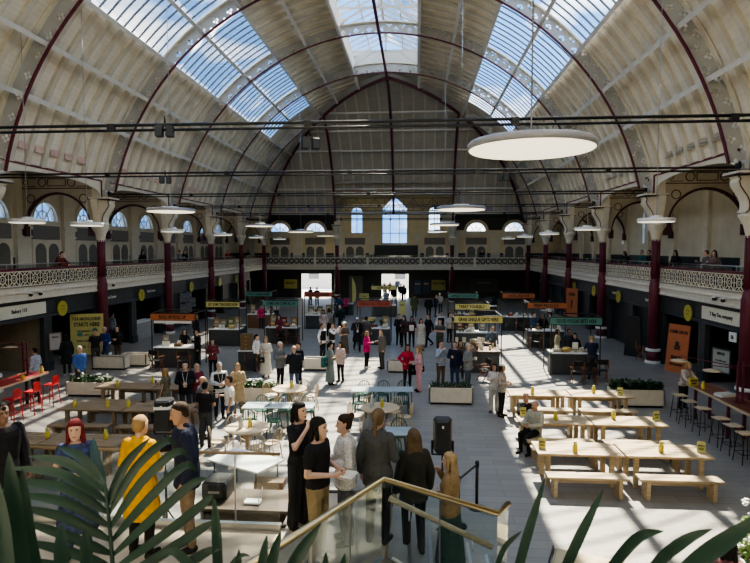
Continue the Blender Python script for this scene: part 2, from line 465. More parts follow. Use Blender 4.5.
# ---- ridge lantern
LZ0, LZ1, LZ2, LY1 = 18.55, 19.5, 20.6, YH-.8
m = MB()
for s in (-1, 1):
    m.box((s*2.45, (YN+LY1)/2, LZ0-.06), (.16, LY1-YN, .3)); m.box((s*2.45, (YN+LY1)/2, LZ1), (.16, LY1-YN, .14))
    y = YN
    while y < LY1: m.box((s*2.45, y, (LZ0+LZ1)/2), (.12, .12, LZ1-LZ0)); y += .9375
m.box((0, (YN+LY1)/2, LZ2), (.2, LY1-YN, .16))
y = YN
while y < LY1+.1:
    for s in (-1, 1): m.beam((s*2.45, y, LZ1), (0, y, LZ2), .06, .1)
    if min(abs(y-q) for q in RIBY) < .45:
        m.beam((-2.4, y, LZ1), (2.4, y, LZ1), .1, .14); m.beam((0, y, LZ1), (0, y, LZ2), .1)
        for s in (-1, 1): m.beam((s*1.2, y, LZ1), (s*1.2, y, LZ1+.55), .08); m.beam((s*2.3, y, LZ0), (s*.9, y, LZ1), .09)
    y += .9375/2 if False else .9375
for s in (-1, 1): m.box((s*1.22, (YN+LY1)/2, (LZ1+LZ2)/2-.02), (.08, LY1-YN, .1))
m.box((0, LY1, (LZ0+LZ1)/2+.25), (4.9, .08, 1.5))
struct(m.build('trim_5', mat('lantern_paint', (.5, .5, .47), .6, var=.05)))
root = struct(thing('window_%d' % (wn+1), None, None)); wn += 1
g = MB()
for s in (-1, 1):
    g.add([(s*2.45, YN, LZ1), (s*2.45, LY1, LZ1), (0, LY1, LZ2), (0, YN, LZ2)], [(0, 1, 2, 3)])
    g.add([(s*2.47, YN, LZ0), (s*2.47, LY1, LZ0), (s*2.47, LY1, LZ1), (s*2.47, YN, LZ1)], [(0, 1, 2, 3)])
g.build('pane', GLASS, root, recalc=False)

# ---- walls
def arch_pts(c, z0, rx, rz, n=12, point=0.):
    return [(c-rx*math.cos(PI*i/n), z0+rz*math.sin(PI*i/n)+point*(1-abs(math.cos(PI*i/n)))) for i in range(n+1)]
def wall_strip(mb, u0, u1, z0, z1, holes, a, b, axis):
    """wall along u from u0 to u1 with arched holes (c, zb, zs, rx, rz, point)"""
    def bx(p, q, za, zb):
        if q-p < 1e-3 or zb-za < 1e-3: return
        mb.strip([(p, za), (q, za)], [(p, zb), (q, zb)], a, b, axis)
    cur = u0
    for c, zb, zs, rx, rz, pt in sorted(holes):
        bx(cur, c-rx, z0, z1); bx(c-rx, c+rx, z0, zb)
        ap = arch_pts(c, zs, rx, rz, 12, pt)
        mb.strip(ap, [(u, z1) for u, _ in ap], a, b, axis); cur = c+rx
    bx(cur, u1, z0, z1)
WINC = [Y0+1.875+3.75*k for k in range(-1, 8)]
lun = [(c, 6.72, 6.72, 1.0, 1.15, 0) for c in WINC]
m = MB(); wall_strip(m, YN, YW, 0, 9.3, lun, -GW-.3, -GW, 'x'); struct(m.build('wall_left', WALLC))
lan = [(c, 5.6, 7.3, .55, .6, .1) for c in [Y0+12.0+3.75*k for k in range(0, 6)]]
m = MB(); wall_strip(m, YN, YW, 0, 9.3, lan, GW, GW+.12, 'x'); struct(m.build('wall_right', WALLC))
m = MB(); m.box((0, YN-.15, 10), (2*GW+.6, .3, 20.8)); struct(m.build('wall_near', WALLC))
# far wall: lower storey openings to the street, windows above
FWIN = [(-4.2, 7.0, 9.3, .62, .5, .0), (-.1, 5.9, 9.6, 1.35, .25, 1.05), (4.15, 7.0, 9.3, .62, .5, .0)]
FLUN = [(-12.65, 7.02, 7.02, 1.05, 1.15, 0), (-8.75, 7.02, 7.02, 1.05, 1.15, 0), (8.6, 7.02, 7.02, 1.05, 1.15, 0), (12.6, 7.02, 7.02, 1.05, 1.15, 0)]
m = MB(); wall_strip(m, -GW, GW, 3.3, 11.6, FWIN+FLUN, YW, YW+.3, 'y')
for x0, x1 in ((-GW, -10.3), (-7.0, -1.5), (1.4, GW)): m.box(((x0+x1)/2, YW+.15, 1.65), (x1-x0, .3, 3.3))
for x0, x1 in ((-10.3, -7.0), (-1.5, 1.4)): m.box(((x0+x1)/2, YW+.15, 2.95), (x1-x0, .3, .7))
struct(m.build('wall_far', mat('far_plaster', (.74, .63, .40), .75, var=.07, scale=1.5)))
m = MB()       # dark paint: dado, ground storey and upper arches of the far end
for x0, x1 in ((-GW, -10.3), (-7.0, -1.5), (1.4, GW)): m.box(((x0+x1)/2, YW-.03, 1.6), (x1-x0, .06, 3.2))
for x0, x1 in ((-10.3, -7.0), (-1.5, 1.4)): m.box(((x0+x1)/2, YW-.03, 2.95), (x1-x0, .06, .7))
m.box((0, YW-.02, 4.15), (2*GW, .04, 1.4))
for s in (-1, 1):
    fl_ = sorted([h for h in FLUN if h[0]*s > 0])
    mm = [(c, 7.02, 7.02, 1.32, 1.42, 0) for c, *_ in fl_]
    x0, x1 = sorted((s*6.2, s*14.6)); wall_strip(m, x0, x1, 7.3, 9.0, [(c, 7.3, 7.3, 1.28, 1.14, 0) for c, *_ in fl_], YW-.05, YW-.01, 'y')
    m.box((s*(GW-.02), (20+YW)/2, 4.15), (.04, YW-20, 1.42))
struct(m.build('baseboard_gallery', DADO))
m = MB()       # cream surrounds of the lunettes, pilasters
for h in FLUN: m.ring((h[0], YW-.06, 7.02), 1.2, .3, .1, 16, 'y', 0, 0, PI)
for c in WINC: m.ring((-GW+.04, c, 6.72), 1.12, .24, .1, 14, 'x', 0, 0, PI)
for k in range(-2, 9):
    y = Y0+3.75*k
    m.box((-GW+.1, y, 6.4), (.2, 1.0, 5.9)); m.box((GW-.1, y, 6.4), (.2, .55, 5.9))
    m.box((-GW+.14, y, 6.35), (.28, 1.1, .18)); m.box((-GW+.13, y, 5.9), (.26, 1.06, .1))
    m.box((GW-.12, y, 6.35), (.26, .62, .14)); m.box((GW-.12, y+.42, 6.4), (.1, .12, 5.9))
for x in (-16, -10.7, -6.2, -2.6, 2.4, 6.2, 10.6): m.box((x, YW-.09, 5.2), (1.0 if abs(x) > 5 else .5, .14, 3.6))
m.box((-4.3, YW-.1, 6.95), (4.2, .16, .14)); m.box((4.3, YW-.1, 6.95), (4.2, .16, .14))
for s in (-1, 1): m.box((s*10.6, YW-.12, 6.95), (8.8, .2, .5))
struct(m.build('trim_6', CREAM))
# windows
def win_panes(u, zb, zs, rx, rz, pt, axis, d, bars, nm):
    root = struct(thing(nm, None, None)); g = MB(); ap = arch_pts(u, zs, rx, rz, 12, pt)
    poly = ([(u-rx, zb)] if zb < zs-.01 else [])+ap+([(u+rx, zb)] if zb < zs-.01 else [])
    g.prism(poly, d-.01, d+.01, axis); g.build('pane', GLASS, root)
    b = MB(); P = (lambda a, z: (d, a, z)) if axis == 'x' else (lambda a, z: (a, d, z))
    for i in range(len(ap)-1): b.beam(P(*ap[i]), P(*ap[i+1]), .09, .09)
    b.beam(P(u-rx, zb), P(u+rx, zb), .1)
    if zb < zs-.01:
        for s in (-1, 1): b.beam(P(u+s*rx, zb), P(u+s*rx, zs), .09)
        for f in bars[0]: b.beam(P(u+f*rx, zb), P(u+f*rx, zs+rz*.9*math.sqrt(max(0, 1-f*f))), .06)
        for z in bars[1]: b.beam(P(u-rx, z), P(u+rx, z), .07)
    else:
        for q in (.25, .5, .75): b.beam(P(u, zb), P(u-rx*math.cos(PI*q), zs+rz*math.sin(PI*q)), .05)
        for q in range(8):
            t0, t1 = PI*q/8, PI*(q+1)/8
            b.beam(P(u-.5*rx*math.cos(t0), zs+.5*rz*math.sin(t0)), P(u-.5*rx*math.cos(t1), zs+.5*rz*math.sin(t1)), .05)
    b.build('window_frame', BARM if axis == 'y' else GREYW, root)
for h in lun: wn += 1; win_panes(h[0], *h[1:], 'x', -GW-.12, None, 'window_%d' % wn)
for h in lan: wn += 1; win_panes(h[0], *h[1:], 'x', GW+.08, ((0,), (6.6,)), 'window_%d' % wn)
for h in FLUN: wn += 1; win_panes(h[0], *h[1:], 'y', YW+.14, None, 'window_%d' % wn)
for h in FWIN: wn += 1; win_panes(h[0], *h[1:], 'y', YW+.14, ((0,), (9.1,)) if h[3] < 1 else ((-.36, .36), (7.0, 9.3)), 'window_%d' % wn)
# gallery doors: pairs of arched panels under the left windows and at the far end
DOORG = mat('door_panel', (.16, .155, .13), .4, var=.1)
PANG = mat('grey_panel', (.20, .19, .18), .6, var=.08)
BRIGHTG = glass_mat('door_glass', (.8, .85, .9), .05)
dn = 0
def gal_door(u, axis, d, sg, glass=False):
    global dn
    dn += 1; root = struct(thing('door_%d' % dn, None, None))
    a, b = sorted((d, d+sg*.1)); fr = MB()
    fr.strip([(u-1.15, 3.5), (u+1.15, 3.5)], [(u-1.15, 5.75), (u+1.15, 5.75)], a, b, axis)
    fr.build('door_frame', CREAM, root)
    p = MB(); p.strip([(u-1.1, 5.78), (u+1.1, 5.78)], [(u-1.1, 6.5), (u+1.1, 6.5)], a, b, axis); p.build('header_panel', PANG, root)
    for s in (-1, 1):
        q = MB(); ap = arch_pts(u+s*.53, 5.15, .42, .42, 10)
        q.prism([(u+s*.53-.42, 3.5)]+ap+[(u+s*.53+.42, 3.5)], a-.02, b+.02, axis); q.build('door_leaf', DOORG, root)
for c in WINC: gal_door(c, 'x', -GW, 1)
for x in (-12.65, -8.75, 8.6, 12.6): gal_door(x, 'y', YW, -1)
for x in (-4.4, 4.2): gal_door(x, 'y', YW, -1)
# ---- gallery: floor slab, cream front, iron longitudinal arches, roof
m = MB()
for s in (-1, 1): m.box((s*(13.45+GW)/2, (YN+YW)/2, 3.35), (GW-13.45, YW-YN, .3))
m.box((0, (YE+.2+YW)/2, 3.35), (27, YW-YE-.2, .3)); m.box((0, (YN+1.2)/2, 3.35), (27, 1.2-YN, .3))
struct(m.build('floor_gallery', mat('gallery_floor', (.2, .19, .17), .7)))
m = MB()
for s in (-1, 1): m.box((s*(13.0+GW)/2+s*.05, (YN+YW)/2, 9.1), (GW-13.0, YW-YN, .2))
m.box((-10, (YE+YW)/2+.3, 9.15), (8.4, YW-YE+.6, .2)); m.box((10, (YE+YW)/2+.3, 9.15), (8.4, YW-YE+.6, .2)); m.box((0, (YE+YW)/2-.5, 11.7), (12, YW-YE+3, .2))
for s in (-1, 1): m.box((s*5.95, (YE+YW)/2-.3, 10.3), (.16, YW-YE+2.4, 2.8))
m.box((0, YE-1.9, 11.3), (12, .2, 2.0)) if False else None
struct(m.build('ceiling_gallery', mat('gallery_ceiling', (.33, .31, .26), .8, var=.08)))
def front_prof(s):
    p = [(13.42, 3.2), (13.36, 3.2), (13.36, 3.28), (13.40, 3.3), (13.40, 3.46), (13.34, 3.5), (13.34, 3.56), (13.37, 3.6), (13.37, 3.72), (13.32, 3.74), (13.5, 3.74), (13.5, 3.2)]
    return p
m = MB()
for s in (-1, 1): m.prism([(s*x, z) for x, z in front_prof(s)], YN, YE+.2, 'y')
m.prism([(YE+.13+(x-13.36), z) for x, z in front_prof(1)], -13.4, 13.4, 'x')
for s in (-1, 1):      # little dentils
    y = 14.
    while y < YE: m.box((s*13.345, y, 3.53), (.05, .1, .06)); y += .3
struct(m.build('trim_7', mat('gallery_front_paint', (.60, .56, .47), .6, var=.06, scale=4)))
m = MB()
for s in (-1, 1):      # cream plates with flat arches between the columns, burgundy outline
    for k in range(-4, 4):
        yc = Y0+BAY*k+BAY/2
        ap = [(yc-3.35*math.cos(PI*i/16), 7.68+.72*math.sin(PI*i/16)**.6) for i in range(17)]
        m.strip(ap, [(u, 8.66) for u, _ in ap], s*12.98, s*13.08, 'x', 0)
        for e in (-1, 1): m.box((s*13.03, yc+e*3.55, 8.17), (.1, .42, .98), mi=0)
        x = s*12.96
        m.box((x, yc, 8.57), (.05, BAY-.7, .07), mi=1)
        for e in (-1, 1): m.box((x, yc+e*3.42, 8.15), (.05, .07, .84), mi=1)
struct(m.build('trim_8', [CREAM, BURG]))
# ---- arched iron brackets across the gallery at every column
def bracket_mesh():
    m = MB(); c, rx, rz = 15.4, 1.72, 1.72; ap = arch_pts(c, 6.35, rx, rz, 18)
    poly_hi = [(13.5, 6.35)]+ap+[(GW, 6.35)]
    lo = [(13.5, 6.35)]+ap+[(GW, 6.35)]
    m.strip(ap, [(u, 8.95) for u, _ in ap], -.06, .06, 'y', 0)
    m.strip([(13.45, 6.35), (c-rx, 6.35)], [(13.45, 8.95), (c-rx, 8.95)], -.06, .06, 'y', 0)
    m.strip([(c+rx, 6.35), (GW, 6.35)], [(c+rx, 8.95), (GW, 8.95)], -.06, .06, 'y', 0)
    ap2 = arch_pts(c, 6.3, rx-.06, rz-.06, 18); m.strip(ap2, ap, -.1, .1, 'y', 1)
    for sd in (-1, 1): m.box((c+sd*(rx-.02), 0, 6.15), (.2, .3, .5), mi=1)
    for sd in (-1, 1):
        for r0, z, q in ((.2, 7.75, 1.35), ): m.ring((c+sd*q, 0, z), r0, .04, .16, 14, 'y', 1)
        m.ring((c+sd*.75, 0, 8.55), .2, .04, .16, 14, 'y', 1); m.ring((c+sd*1.6, 0, 8.55), .12, .03, .16, 12, 'y', 1)
        for z in (8.35, 8.75): m.box((c+sd*1.35, 0, z), (.6, .16, .03), mi=1)
    for z in (8.38, 8.72): m.box((c, 0, z), (.9, .16, .035), mi=1)
    for x in (-.46, .46): m.box((c+x, 0, 8.55), (.035, .16, .34), mi=1)
    for z in (8.25, 8.9): m.box((c, 0, z), (3.8, .17, .04), mi=1)
    return m
BR = None
for s in (-1, 1):
    for k in range(-3, 5):
        if BR is None:
            o = bracket_mesh().build('trim_9', [IRON, DKB]); BR = o
        else: o = BR.copy(); COL.objects.link(o)
        o.location = (0, Y0+BAY*k, 0); o.rotation_euler = (0, 0, 0 if s > 0 else PI); struct(o)
# lattice truss across the middle bay of the far end
m = MB()
for z in (9.1, 10.35): m.beam((-5.7, YE, z), (5.7, YE, z), .1)
for i in range(12):
    x0, x1 = -5.7+.95*i, -5.7+.95*(i+1)
    m.beam((x0, YE, 9.1 if i % 2 else 10.35), (x1, YE, 10.35 if i % 2 else 9.1), .06)
    m.beam((x0, YE, 9.1), (x0, YE, 10.35), .05)
struct(m.build('trim_20', mat('truss_paint', (.30, .26, .17), .6)))
m = MB()        # vent slots low on the roof, coloured light and grey shade painted on
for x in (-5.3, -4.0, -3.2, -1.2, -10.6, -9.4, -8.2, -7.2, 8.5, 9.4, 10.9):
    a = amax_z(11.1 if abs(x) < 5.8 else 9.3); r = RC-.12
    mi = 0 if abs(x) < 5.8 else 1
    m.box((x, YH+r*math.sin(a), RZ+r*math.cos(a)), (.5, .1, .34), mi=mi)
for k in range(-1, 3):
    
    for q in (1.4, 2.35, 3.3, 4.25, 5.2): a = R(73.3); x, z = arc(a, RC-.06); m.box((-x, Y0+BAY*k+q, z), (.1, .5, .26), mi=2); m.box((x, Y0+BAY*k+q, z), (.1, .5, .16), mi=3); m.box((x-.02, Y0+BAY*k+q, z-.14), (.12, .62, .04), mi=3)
struct(m.build('trim_21', [mat('vent_red_glow', (.5, .25, .2), .6), mat('vent_violet_glow', (.30, .27, .5), .6), mat('vent_pink_glow', (.62, .42, .36), .6), mat('vent_slot', (.42, .38, .3), .7)]))
# ---- street outside the far doors
m = MB(); m.box((0, YW+10.3, -.1), (60, 20, .2)); struct(m.build('street_pavement', mat('pale_paving', (.6, .59, .56), .7)))
m = MB(); m.box((0, YW+17, 2.9), (60, .4, 5.8))
for x in range(-12, 13, 4): m.box((x, YW+16.75, 2.2), (1.4, .1, 2.0), mi=1)
struct(m.build('street_facade', [mat('pale_render', (.7, .68, .64), .7), mat('street_window', (.15, .17, .2), .2)]))
# ================================================================== COLUMNS, BALUSTRADES, LAMPS, SHOPS
def make_column():
    t = thing('iron_column', '', 'column', kind='thing')
    m = MB(); m.lathe([(.165, 3.9), (.16, 5.66)], n=12); m.lathe([(.26, .6), (.25, 3.55), (.165, 3.95)], n=12)
    for q in range(10): m.tube([(.165*math.cos(q*PI/5), .165*math.sin(q*PI/5), 3.9), (.165*math.cos(q*PI/5), .165*math.sin(q*PI/5), 5.7)], .03, 4)
    m.build('shaft', BURG, t)
    m = MB(); m.lathe([(.36, 0), (.36, .12)], n=12, smooth=False); m.lathe([(.3, .12), (.28, .55)], n=12, mi=1); m.lathe([(.33, .55), (.34, .6), (.33, .66), (.27, .68)], n=12)
    m.build('base', [WHITE, BURG], t)
    m = MB(); m.lathe([(.17, 5.62), (.2, 5.8), (.26, 6.05), (.40, 6.3), (.42, 6.34), (.42, 6.4), (.36, 6.42), (.34, 6.5)], n=14)
    # scrolled console towards the hall (local -x) and along the arcade
    def S(w): return [(-.4, 6.45), (-.31, 6.52), (-.29, 6.66), (-.31, 6.82), (-.38, 6.98), (-.5, 7.15), (-.6, 7.3), (-.64, 7.44), (-.6, 7.54), (-.68, 7.62)]
    pr = S(0); m.prism([(.2, 6.42), (.2, 7.68)]+[(x, z) for x, z in reversed(pr)], -.24, .24, 'y')
    for e in (-1, 1):
        m.prism([(e*.0, 6.42), (e*.0, 7.68), (e*.5, 7.68), (e*.44, 7.4), (e*.3, 6.9), (e*.28, 6.45)], -.12, .2, 'x')
    m.box((-.22, 0, 7.72), (1.05, .95, .1)); m.box((.02, 0, 8.2), (.46, .5, 1.0))
    m.box((-.02, 0, 8.66), (.5, .6, .08))
    m.build('capital', CREAM, t)
    m = MB()
    for e in (-.25, .25):
        for (x0, z0), (x1, z1) in zip(pr[:-1], pr[1:]): m.beam((x0+.06, e, z0), (x1+.06, e, z1), .03)
    m.box((-.22, 0, 7.68), (1.08, .98, .03))
    for e in (-.26, .26): m.box((-.1, e, 7.1), (.03, .03, 1.2))
    m.build('capital_line', DKB, t)
    return t
column = Repeat(make_column)
side = {-1: 'left', 1: 'right'}
ordn = ['nearest', 'second', 'third', 'fourth', 'fifth', 'sixth', 'seventh', 'eighth']
for s in (-1, 1):
    for k in range(-1, 5):
        vis = k+1 if s > 0 else k
        nm = ordn[vis] if vis >= 0 else 'scroll capital of the'
        lb = 'burgundy iron column with cream scrolled capital, %s along the %s gallery' % (nm, side[s]) if vis >= 0 else 'cream scrolled column capital cut by the left edge of the photo'
        if k == 4: lb = 'burgundy iron column at the far %s corner of the gallery' % side[s]
        column((s*HW, Y0+BAY*k, 0), 0 if s > 0 else PI, lb, 'iron columns of the hall')
for s in (-1, 1):
    column((s*5.8, YE+.35, 0), PI/2, 'burgundy iron column under the far gallery, %s of the central windows' % side[s], 'iron columns of the hall')

# ---- balustrade: one lattice panel per bay
def lattice_bay(L, unit, far=False):
    m = MB(); z0, z1 = 3.78, 4.38; n = round(L/unit); u = L/n; zc = (z0+z1)/2; hz = (z1-z0)/2
    m.box((0, L/2, z0+.015), (.03, L, .035)); m.box((0, L/2, z1-.015), (.03, L, .035))
    for i in range(n):
        c = u*(i+.5)
        m.box((0, u*i, zc), (.022, .03, z1-z0))
        if far:
            for (a, b), (p, q) in (((-.5, -1), (.5, 1)), ((-.5, 1), (.5, -1))): m.beam((0, c+a*u, zc+a*2*0+b*hz), (0, c+p*u, zc+q*hz), .05, .02)
            m.ring((0, c, zc), .12, .05, .05, 6, 'x')
        else:
            m.ring((0, c, zc), .17, .04, .018, 8, 'x'); m.ring((0, c, zc), .08, .02, .016, 6, 'x')
            for sy in (-1, 1):
                m.beam((0, c+sy*.18, zc), (0, c+sy*u/2, zc), .045, .018)
                for sz in (-1, 1):
                    m.beam((0, c+sy*.12, zc+sz*.12), (0, c+sy*u/2, zc+sz*hz), .036, .018)
                    m.beam((0, c, zc+sz*.19), (0, c+sy*.14, zc+sz*hz), .028, .018)
    return m
def make_bal(L, far=False):
    t = thing('balustrade', '', 'balustrade')
    lattice_bay(L, .62 if not far else .55, far).build('lattice', CREAM, t)
    m = MB(); m.box((0.02, L/2, 4.44), (.13, L, .1)); m.build('handrail', BURG if not far else GREYW, t, bevel=.015)
    m = MB(); m.tube([(.06, 0, 4.66), (.06, L, 4.66)], .02, 6)
    n = 3
    for i in range(n): m.tube([(.06, L*(i+.5)/n, 4.4), (.06, L*(i+.5)/n, 4.66)], .014, 5)
    m.build('top_rail', STEEL, t)
    m = MB(); m.box((.06, L/2, 4.56), (.012, L-.06, .15)); m.build('glass_panel', RAILG, t)
    m = MB(); m.box((.05, L/2, 4.08), (.012, L, .6)); m.build('added_dark_sheet', mat('dark_sheet', (.012, .011, .012), .8), t)  # dark sheet added behind the lattice so its holes read black
    if far:
        m = MB(); m.box((-.03, 0, 3.98), (.2, .22, 1.0)); m.build('post', CREAM, t)
    return t
bal = Repeat(lambda: make_bal(BAY-.04))
for s in (-1, 1):
    for k in range(-2, 4):
        y = Y0+BAY*k
        lb = 'cream iron balustrade panel of the %s gallery, ' % side[s]+('between its %s and %s columns' % (ordn[k+(s > 0)], ordn[k+1+(s > 0)]) if k+(s > 0) >= 0 else ('cut off at its near end' if k+(s > 0) == -1 else 'closest to the camera'))
        if k == 3: lb = 'cream iron balustrade panel of the %s gallery, last before the far corner' % side[s]
        if s > 0: bal((s*13.42, y+.02, 0), 0, lb, 'side gallery balustrades')
        else: bal((s*13.42, y+BAY-.02, 0), PI, lb, 'side gallery balustrades')
fb = Repeat(lambda: make_bal(26.8/5, True))
for i in range(5):
    fb((13.4-26.8/5*i, YE+.2, 0), PI/2, 'diamond lattice balustrade of the far gallery, %s of five from the right' % ['first', 'second', 'third', 'fourth', 'fifth'][i], 'far gallery balustrades')

# ---- tie rods across the hall with spotlights
for i, y in enumerate(RIBY):
    if y < 10: continue
    t = thing('tie_rod', 'dark double tie rod spanning the hall, %s from the camera' % ordn[i-1], 'tie rod', (0, y-.06, 7.87), group='tie rods')
    m = MB(); m.tube([(-12.7, 0, .05), (12.7, 0, .05)], .035, 6); m.tube([(-12.7, 0, -.06), (12.7, 0, -.06)], .03, 6); m.build('rod', BLACK, t)
    for x in (-8.6, -4.3, 0, 4.3, 8.6): m = MB(); m.box((x, 0, 0), (.15, .1, .16)); m.build('clamp', BLACK, t)
def make_spot():
    t = thing('spotlight', '', 'spotlight'); m = MB(); m.tube([(0, 0, 0), (0, 0, -.18)], .02, 6); m.box((0, 0, -.2), (.34, .06, .05)); m.build('bracket', BLACK, t)
    m = MB()
    for e in (-.11, .11): m.box((e, -.02, -.33), (.17, .16, .24))
    m.build('lamp_housing', mat('spot_blue_black', (.008, .011, .016), .6), t, bevel=.02)
    m = MB()
    for e in (-.11, .11): m.box((e, -.105, -.33), (.13, .01, .2))
    m.build('lens', mat('spot_lens', (.02, .03, .045), .4), t)
    return t
spot = Repeat(make_spot)
for x, y, z, rz, lb in [(.05, 12.0, 7.8, .4, 'twin dark floodlight hanging from the near tie rod left of centre'), (-6.5, 19.5, 8.0, .3, 'dark clamp spotlight on the second tie rod near its left end'),
                    (-3.1, 12.0, 8.1, .2, 'dark spotlight on the near tie rod toward its left end'), (5.2, 19.5, 8.0, -.3, 'dark spotlight on the second tie rod behind the big disc lamp'),
                    (3.5, 34.5, 8.1, -.2, 'pale spotlight on the fourth tie rod right of centre')]:
    spot((x, y, z), rz, lb, 'spotlights on the tie rods')
def make_wspot():
    t = thing('column_spotlight', '', 'spotlight'); m = MB(); m.box((0, 0, 0), (.14, .3, .3)); m.tube([(-.05, 0, 0), (-.2, 0, -.02)], .05, 8); m.build('housing', GREYW, t, bevel=.02)
    m = MB(); m.box((-.22, .0, -.03), (.08, .24, .18)); m.build('lens', BLACK, t); return t
ws = Repeat(make_wspot)
for s in (-1, 1):
    for k in range(-1, 4):
        if s < 0 and k == -1: continue
        ws((s*12.85, Y0+BAY*k-.2, 7.98), 0 if s > 0 else PI, 'small grey box spotlight above the capital of the %s %s column' % (ordn[k+1] if s > 0 else ordn[k], side[s]), 'column spotlights')

# ---- disc pendants
LAMP = mat('lamp_diffuser', (1., .93, .76), .5, var=0, emit=1.1)
LAMPW = mat('white_lamp_diffuser', (.95, .95, .92), .5, var=0, emit=.75)
LRIM = mat('lamp_rim', (.34, .34, .36), .4, var=.03)
def make_disc(d, drop, lm, rimm):
    t = thing('disc_pendant_lamp', '', 'pendant lamp'); r = d/2
    m = MB(); m.lathe([(r-.03, .0), (r, .03), (r, .09), (r-.03, .12), (.02, .13)], n=48); m.build('rim', rimm, t)
    m = MB(); m.lathe([(.01, -.012), (r-.04, -.01), (r-.02, .005)], n=48); m.build('diffuser', lm, t)
    m = MB(); m.lathe([(r*.35, .12), (r*.33, .2), (.03, .22)], n=24); m.build('canopy', WHITE, t)
    m = MB(); m.tube([(0, 0, .2), (0, 0, drop)], .012, 5); m.build('cable', STEEL, t)
    return t
big = Repeat(lambda: make_disc(1.82, 11.2, LAMP, LRIM)); big_l = Repeat(lambda: make_disc(1.82, 9.9, LAMP, LRIM))
def disc_at(px, py, wpx, d): Y = F_PX*d/wpx; return ((px-416.9)/F_PX*Y+CAM_X, Y, CAM_Z+(249.4-py)/F_PX*Y)
HALL = [(527, 153, 122, 'huge warm lit disc pendant lamp hanging over the right side'), (460, 210.5, 48, 'warm disc pendant lamp second in the row right of centre'),
        (165.5, 211, 48, 'white disc pendant lamp in front of the second left column'), (444, 225.5, 29, 'pale disc pendant third in the row right of centre'),
        (258, 226, 29, 'white disc pendant lamp in front of the far left corner ribs'), (437, 232, 20, 'pale disc pendant fourth in the row right of centre'), (430, 236, 15.5, 'pale disc pendant fifth in the row right of centre'), (427, 238.4, 13.5, 'pale disc pendant last in the row right of centre'),
        (300, 232, 26, 'white disc pendant before the left pair of far lunette windows'), (325, 236, 17.5, 'white disc pendant left of the far left window'), (341, 238, 14, 'white disc pendant under the far left tall window')]
for px, py, w, lb in HALL:
    x, y, z = disc_at(px, py, w, 1.82); (big if x > 0 else big_l)((x, y, z), 0, lb, 'disc pendants over the hall')
small = Repeat(lambda: make_disc(1.15, 8.0, LAMPW, WHITE))
for s in (-1, 1):
    for k in range(5):
        small((s*10.05, (20.6 if s < 0 else 19.2)+7.5*k, 6.14), 0, 'flat white disc pendant before the %s gallery, %s from the camera' % (side[s], ordn[k]), 'small disc pendants')
small((-11.2, 18.9, 6.17), 0, 'flat white disc pendant cut by the left edge of the photo', 'small disc pendants')

# ---- shop fronts under the galleries
def shop(s, y0, kind, label, words=None, sign=None, disc=None, seed=0):
    """one 3.75 m shop unit; local x runs outwards, local y along the arcade"""
    t = thing('shop_unit', label, 'shop front', (s*13.62, y0, 0)); L = 3.75; g = lambda x: s*x
    m = MB(); m.box((g(.06), L/2, 2.77), (.14, L-.02, .84)); m.box((g(.0), L/2, 2.4), (.2, L-.02, .1)); m.box((g(.0), L/2, 3.16), (.2, L-.02, .07)); m.build('fascia', SHOP, t)
    for e in (.14, L-.14):
        m = MB(); m.box((g(.05), e, 1.2), (.2, .26, 2.38)); m.box((g(.02), e, .2), (.26, .25, .4)); m.build('pilaster', SHOP, t)
    m = MB(); y = None
    if kind == 'shut':
        m.box((g(.2), L/2, 1.2), (.03, L-.5, 2.3)); 
        for i in range(22): m.box((g(.18), L/2, .1+i*.105), (.02, L-.5, .035))
        m.build('roller_shutter', SHUT, t)
    else:
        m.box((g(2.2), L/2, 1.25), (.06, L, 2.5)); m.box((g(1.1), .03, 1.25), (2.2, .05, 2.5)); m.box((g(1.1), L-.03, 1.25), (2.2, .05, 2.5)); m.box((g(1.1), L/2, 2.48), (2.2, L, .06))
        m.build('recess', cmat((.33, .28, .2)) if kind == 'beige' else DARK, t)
    if sign:
        y_, l_, w_ = sign; m = MB(); m.box((g(-.03), y_, 2.78), (.05, l_, .5)); o = m.build('sign_board', CRSIGN, t)
        text(w_, .2, o, INK, (g(-.06), y_, 2.78), (PI/2, 0, -s*PI/2))
    if words: text(words[0], .2, t, CRSIGN, (g(-.02), words[1], 2.77), (PI/2, 0, -s*PI/2))
    if disc is not None:
        m = MB(); m.ring((g(-.1), disc, 2.62), .17, .34, .05, 20, 'x'); o = m.build('round_sign', mat('disc_yellow', (.40, .35, .05), .5, var=.08), t)
        m = MB(); m.ring((g(-.13), disc, 2.66), .1, .03, .02, 12, 'x', 0, .2, PI-.2); m.box((g(-.13), disc, 2.58), (.02, .2, .05)); m.build('emblem', mat('olive_ink', (.2, .2, .03), .6), o)
    return t
U = [Y0+3.75*k for k in range(-2, 8)]
shop(-1, U[0], 'beige', 'shop front with long cream sign and beige curtain at the left edge', sign=(2.0, 3.3, 'Bakery 115'))
shop(-1, U[1], 'open', 'dark shop front holding the tall yellow poster, left side', disc=.95)
shop(-1, U[2], 'open', 'dark open shop front lettered Spice Corner beyond the nearest left column', words=('Spice Corner', 1.4))
shop(-1, U[3], 'open', 'dark shop front with brown shelves and grey counter, left arcade', words=('Halal Corner', 2.2), disc=.8)
shop(-1, U[4], 'shut', 'closed dark shop front beyond the second left column')
shop(-1, U[5], 'open', 'dark shop front with black and white wall pictures, left arcade', disc=.6)
shop(-1, U[6], 'open', 'dark shop front beyond the third left column', disc=2.6)
shop(-1, U[7], 'shut', 'shuttered dark shop front near the far left corner', disc=3.0)
shop(-1, U[8], 'shut', 'shuttered dark shop front last but one on the left')
shop(1, U[0], 'open', 'dark shop front with cream tea company sign at the right edge', sign=(2.35, 2.85, 'T Bay Tea company'))
shop(1, U[1], 'open', 'dark shop front with the tall orange banner leaning in it, right side', disc=1.05)
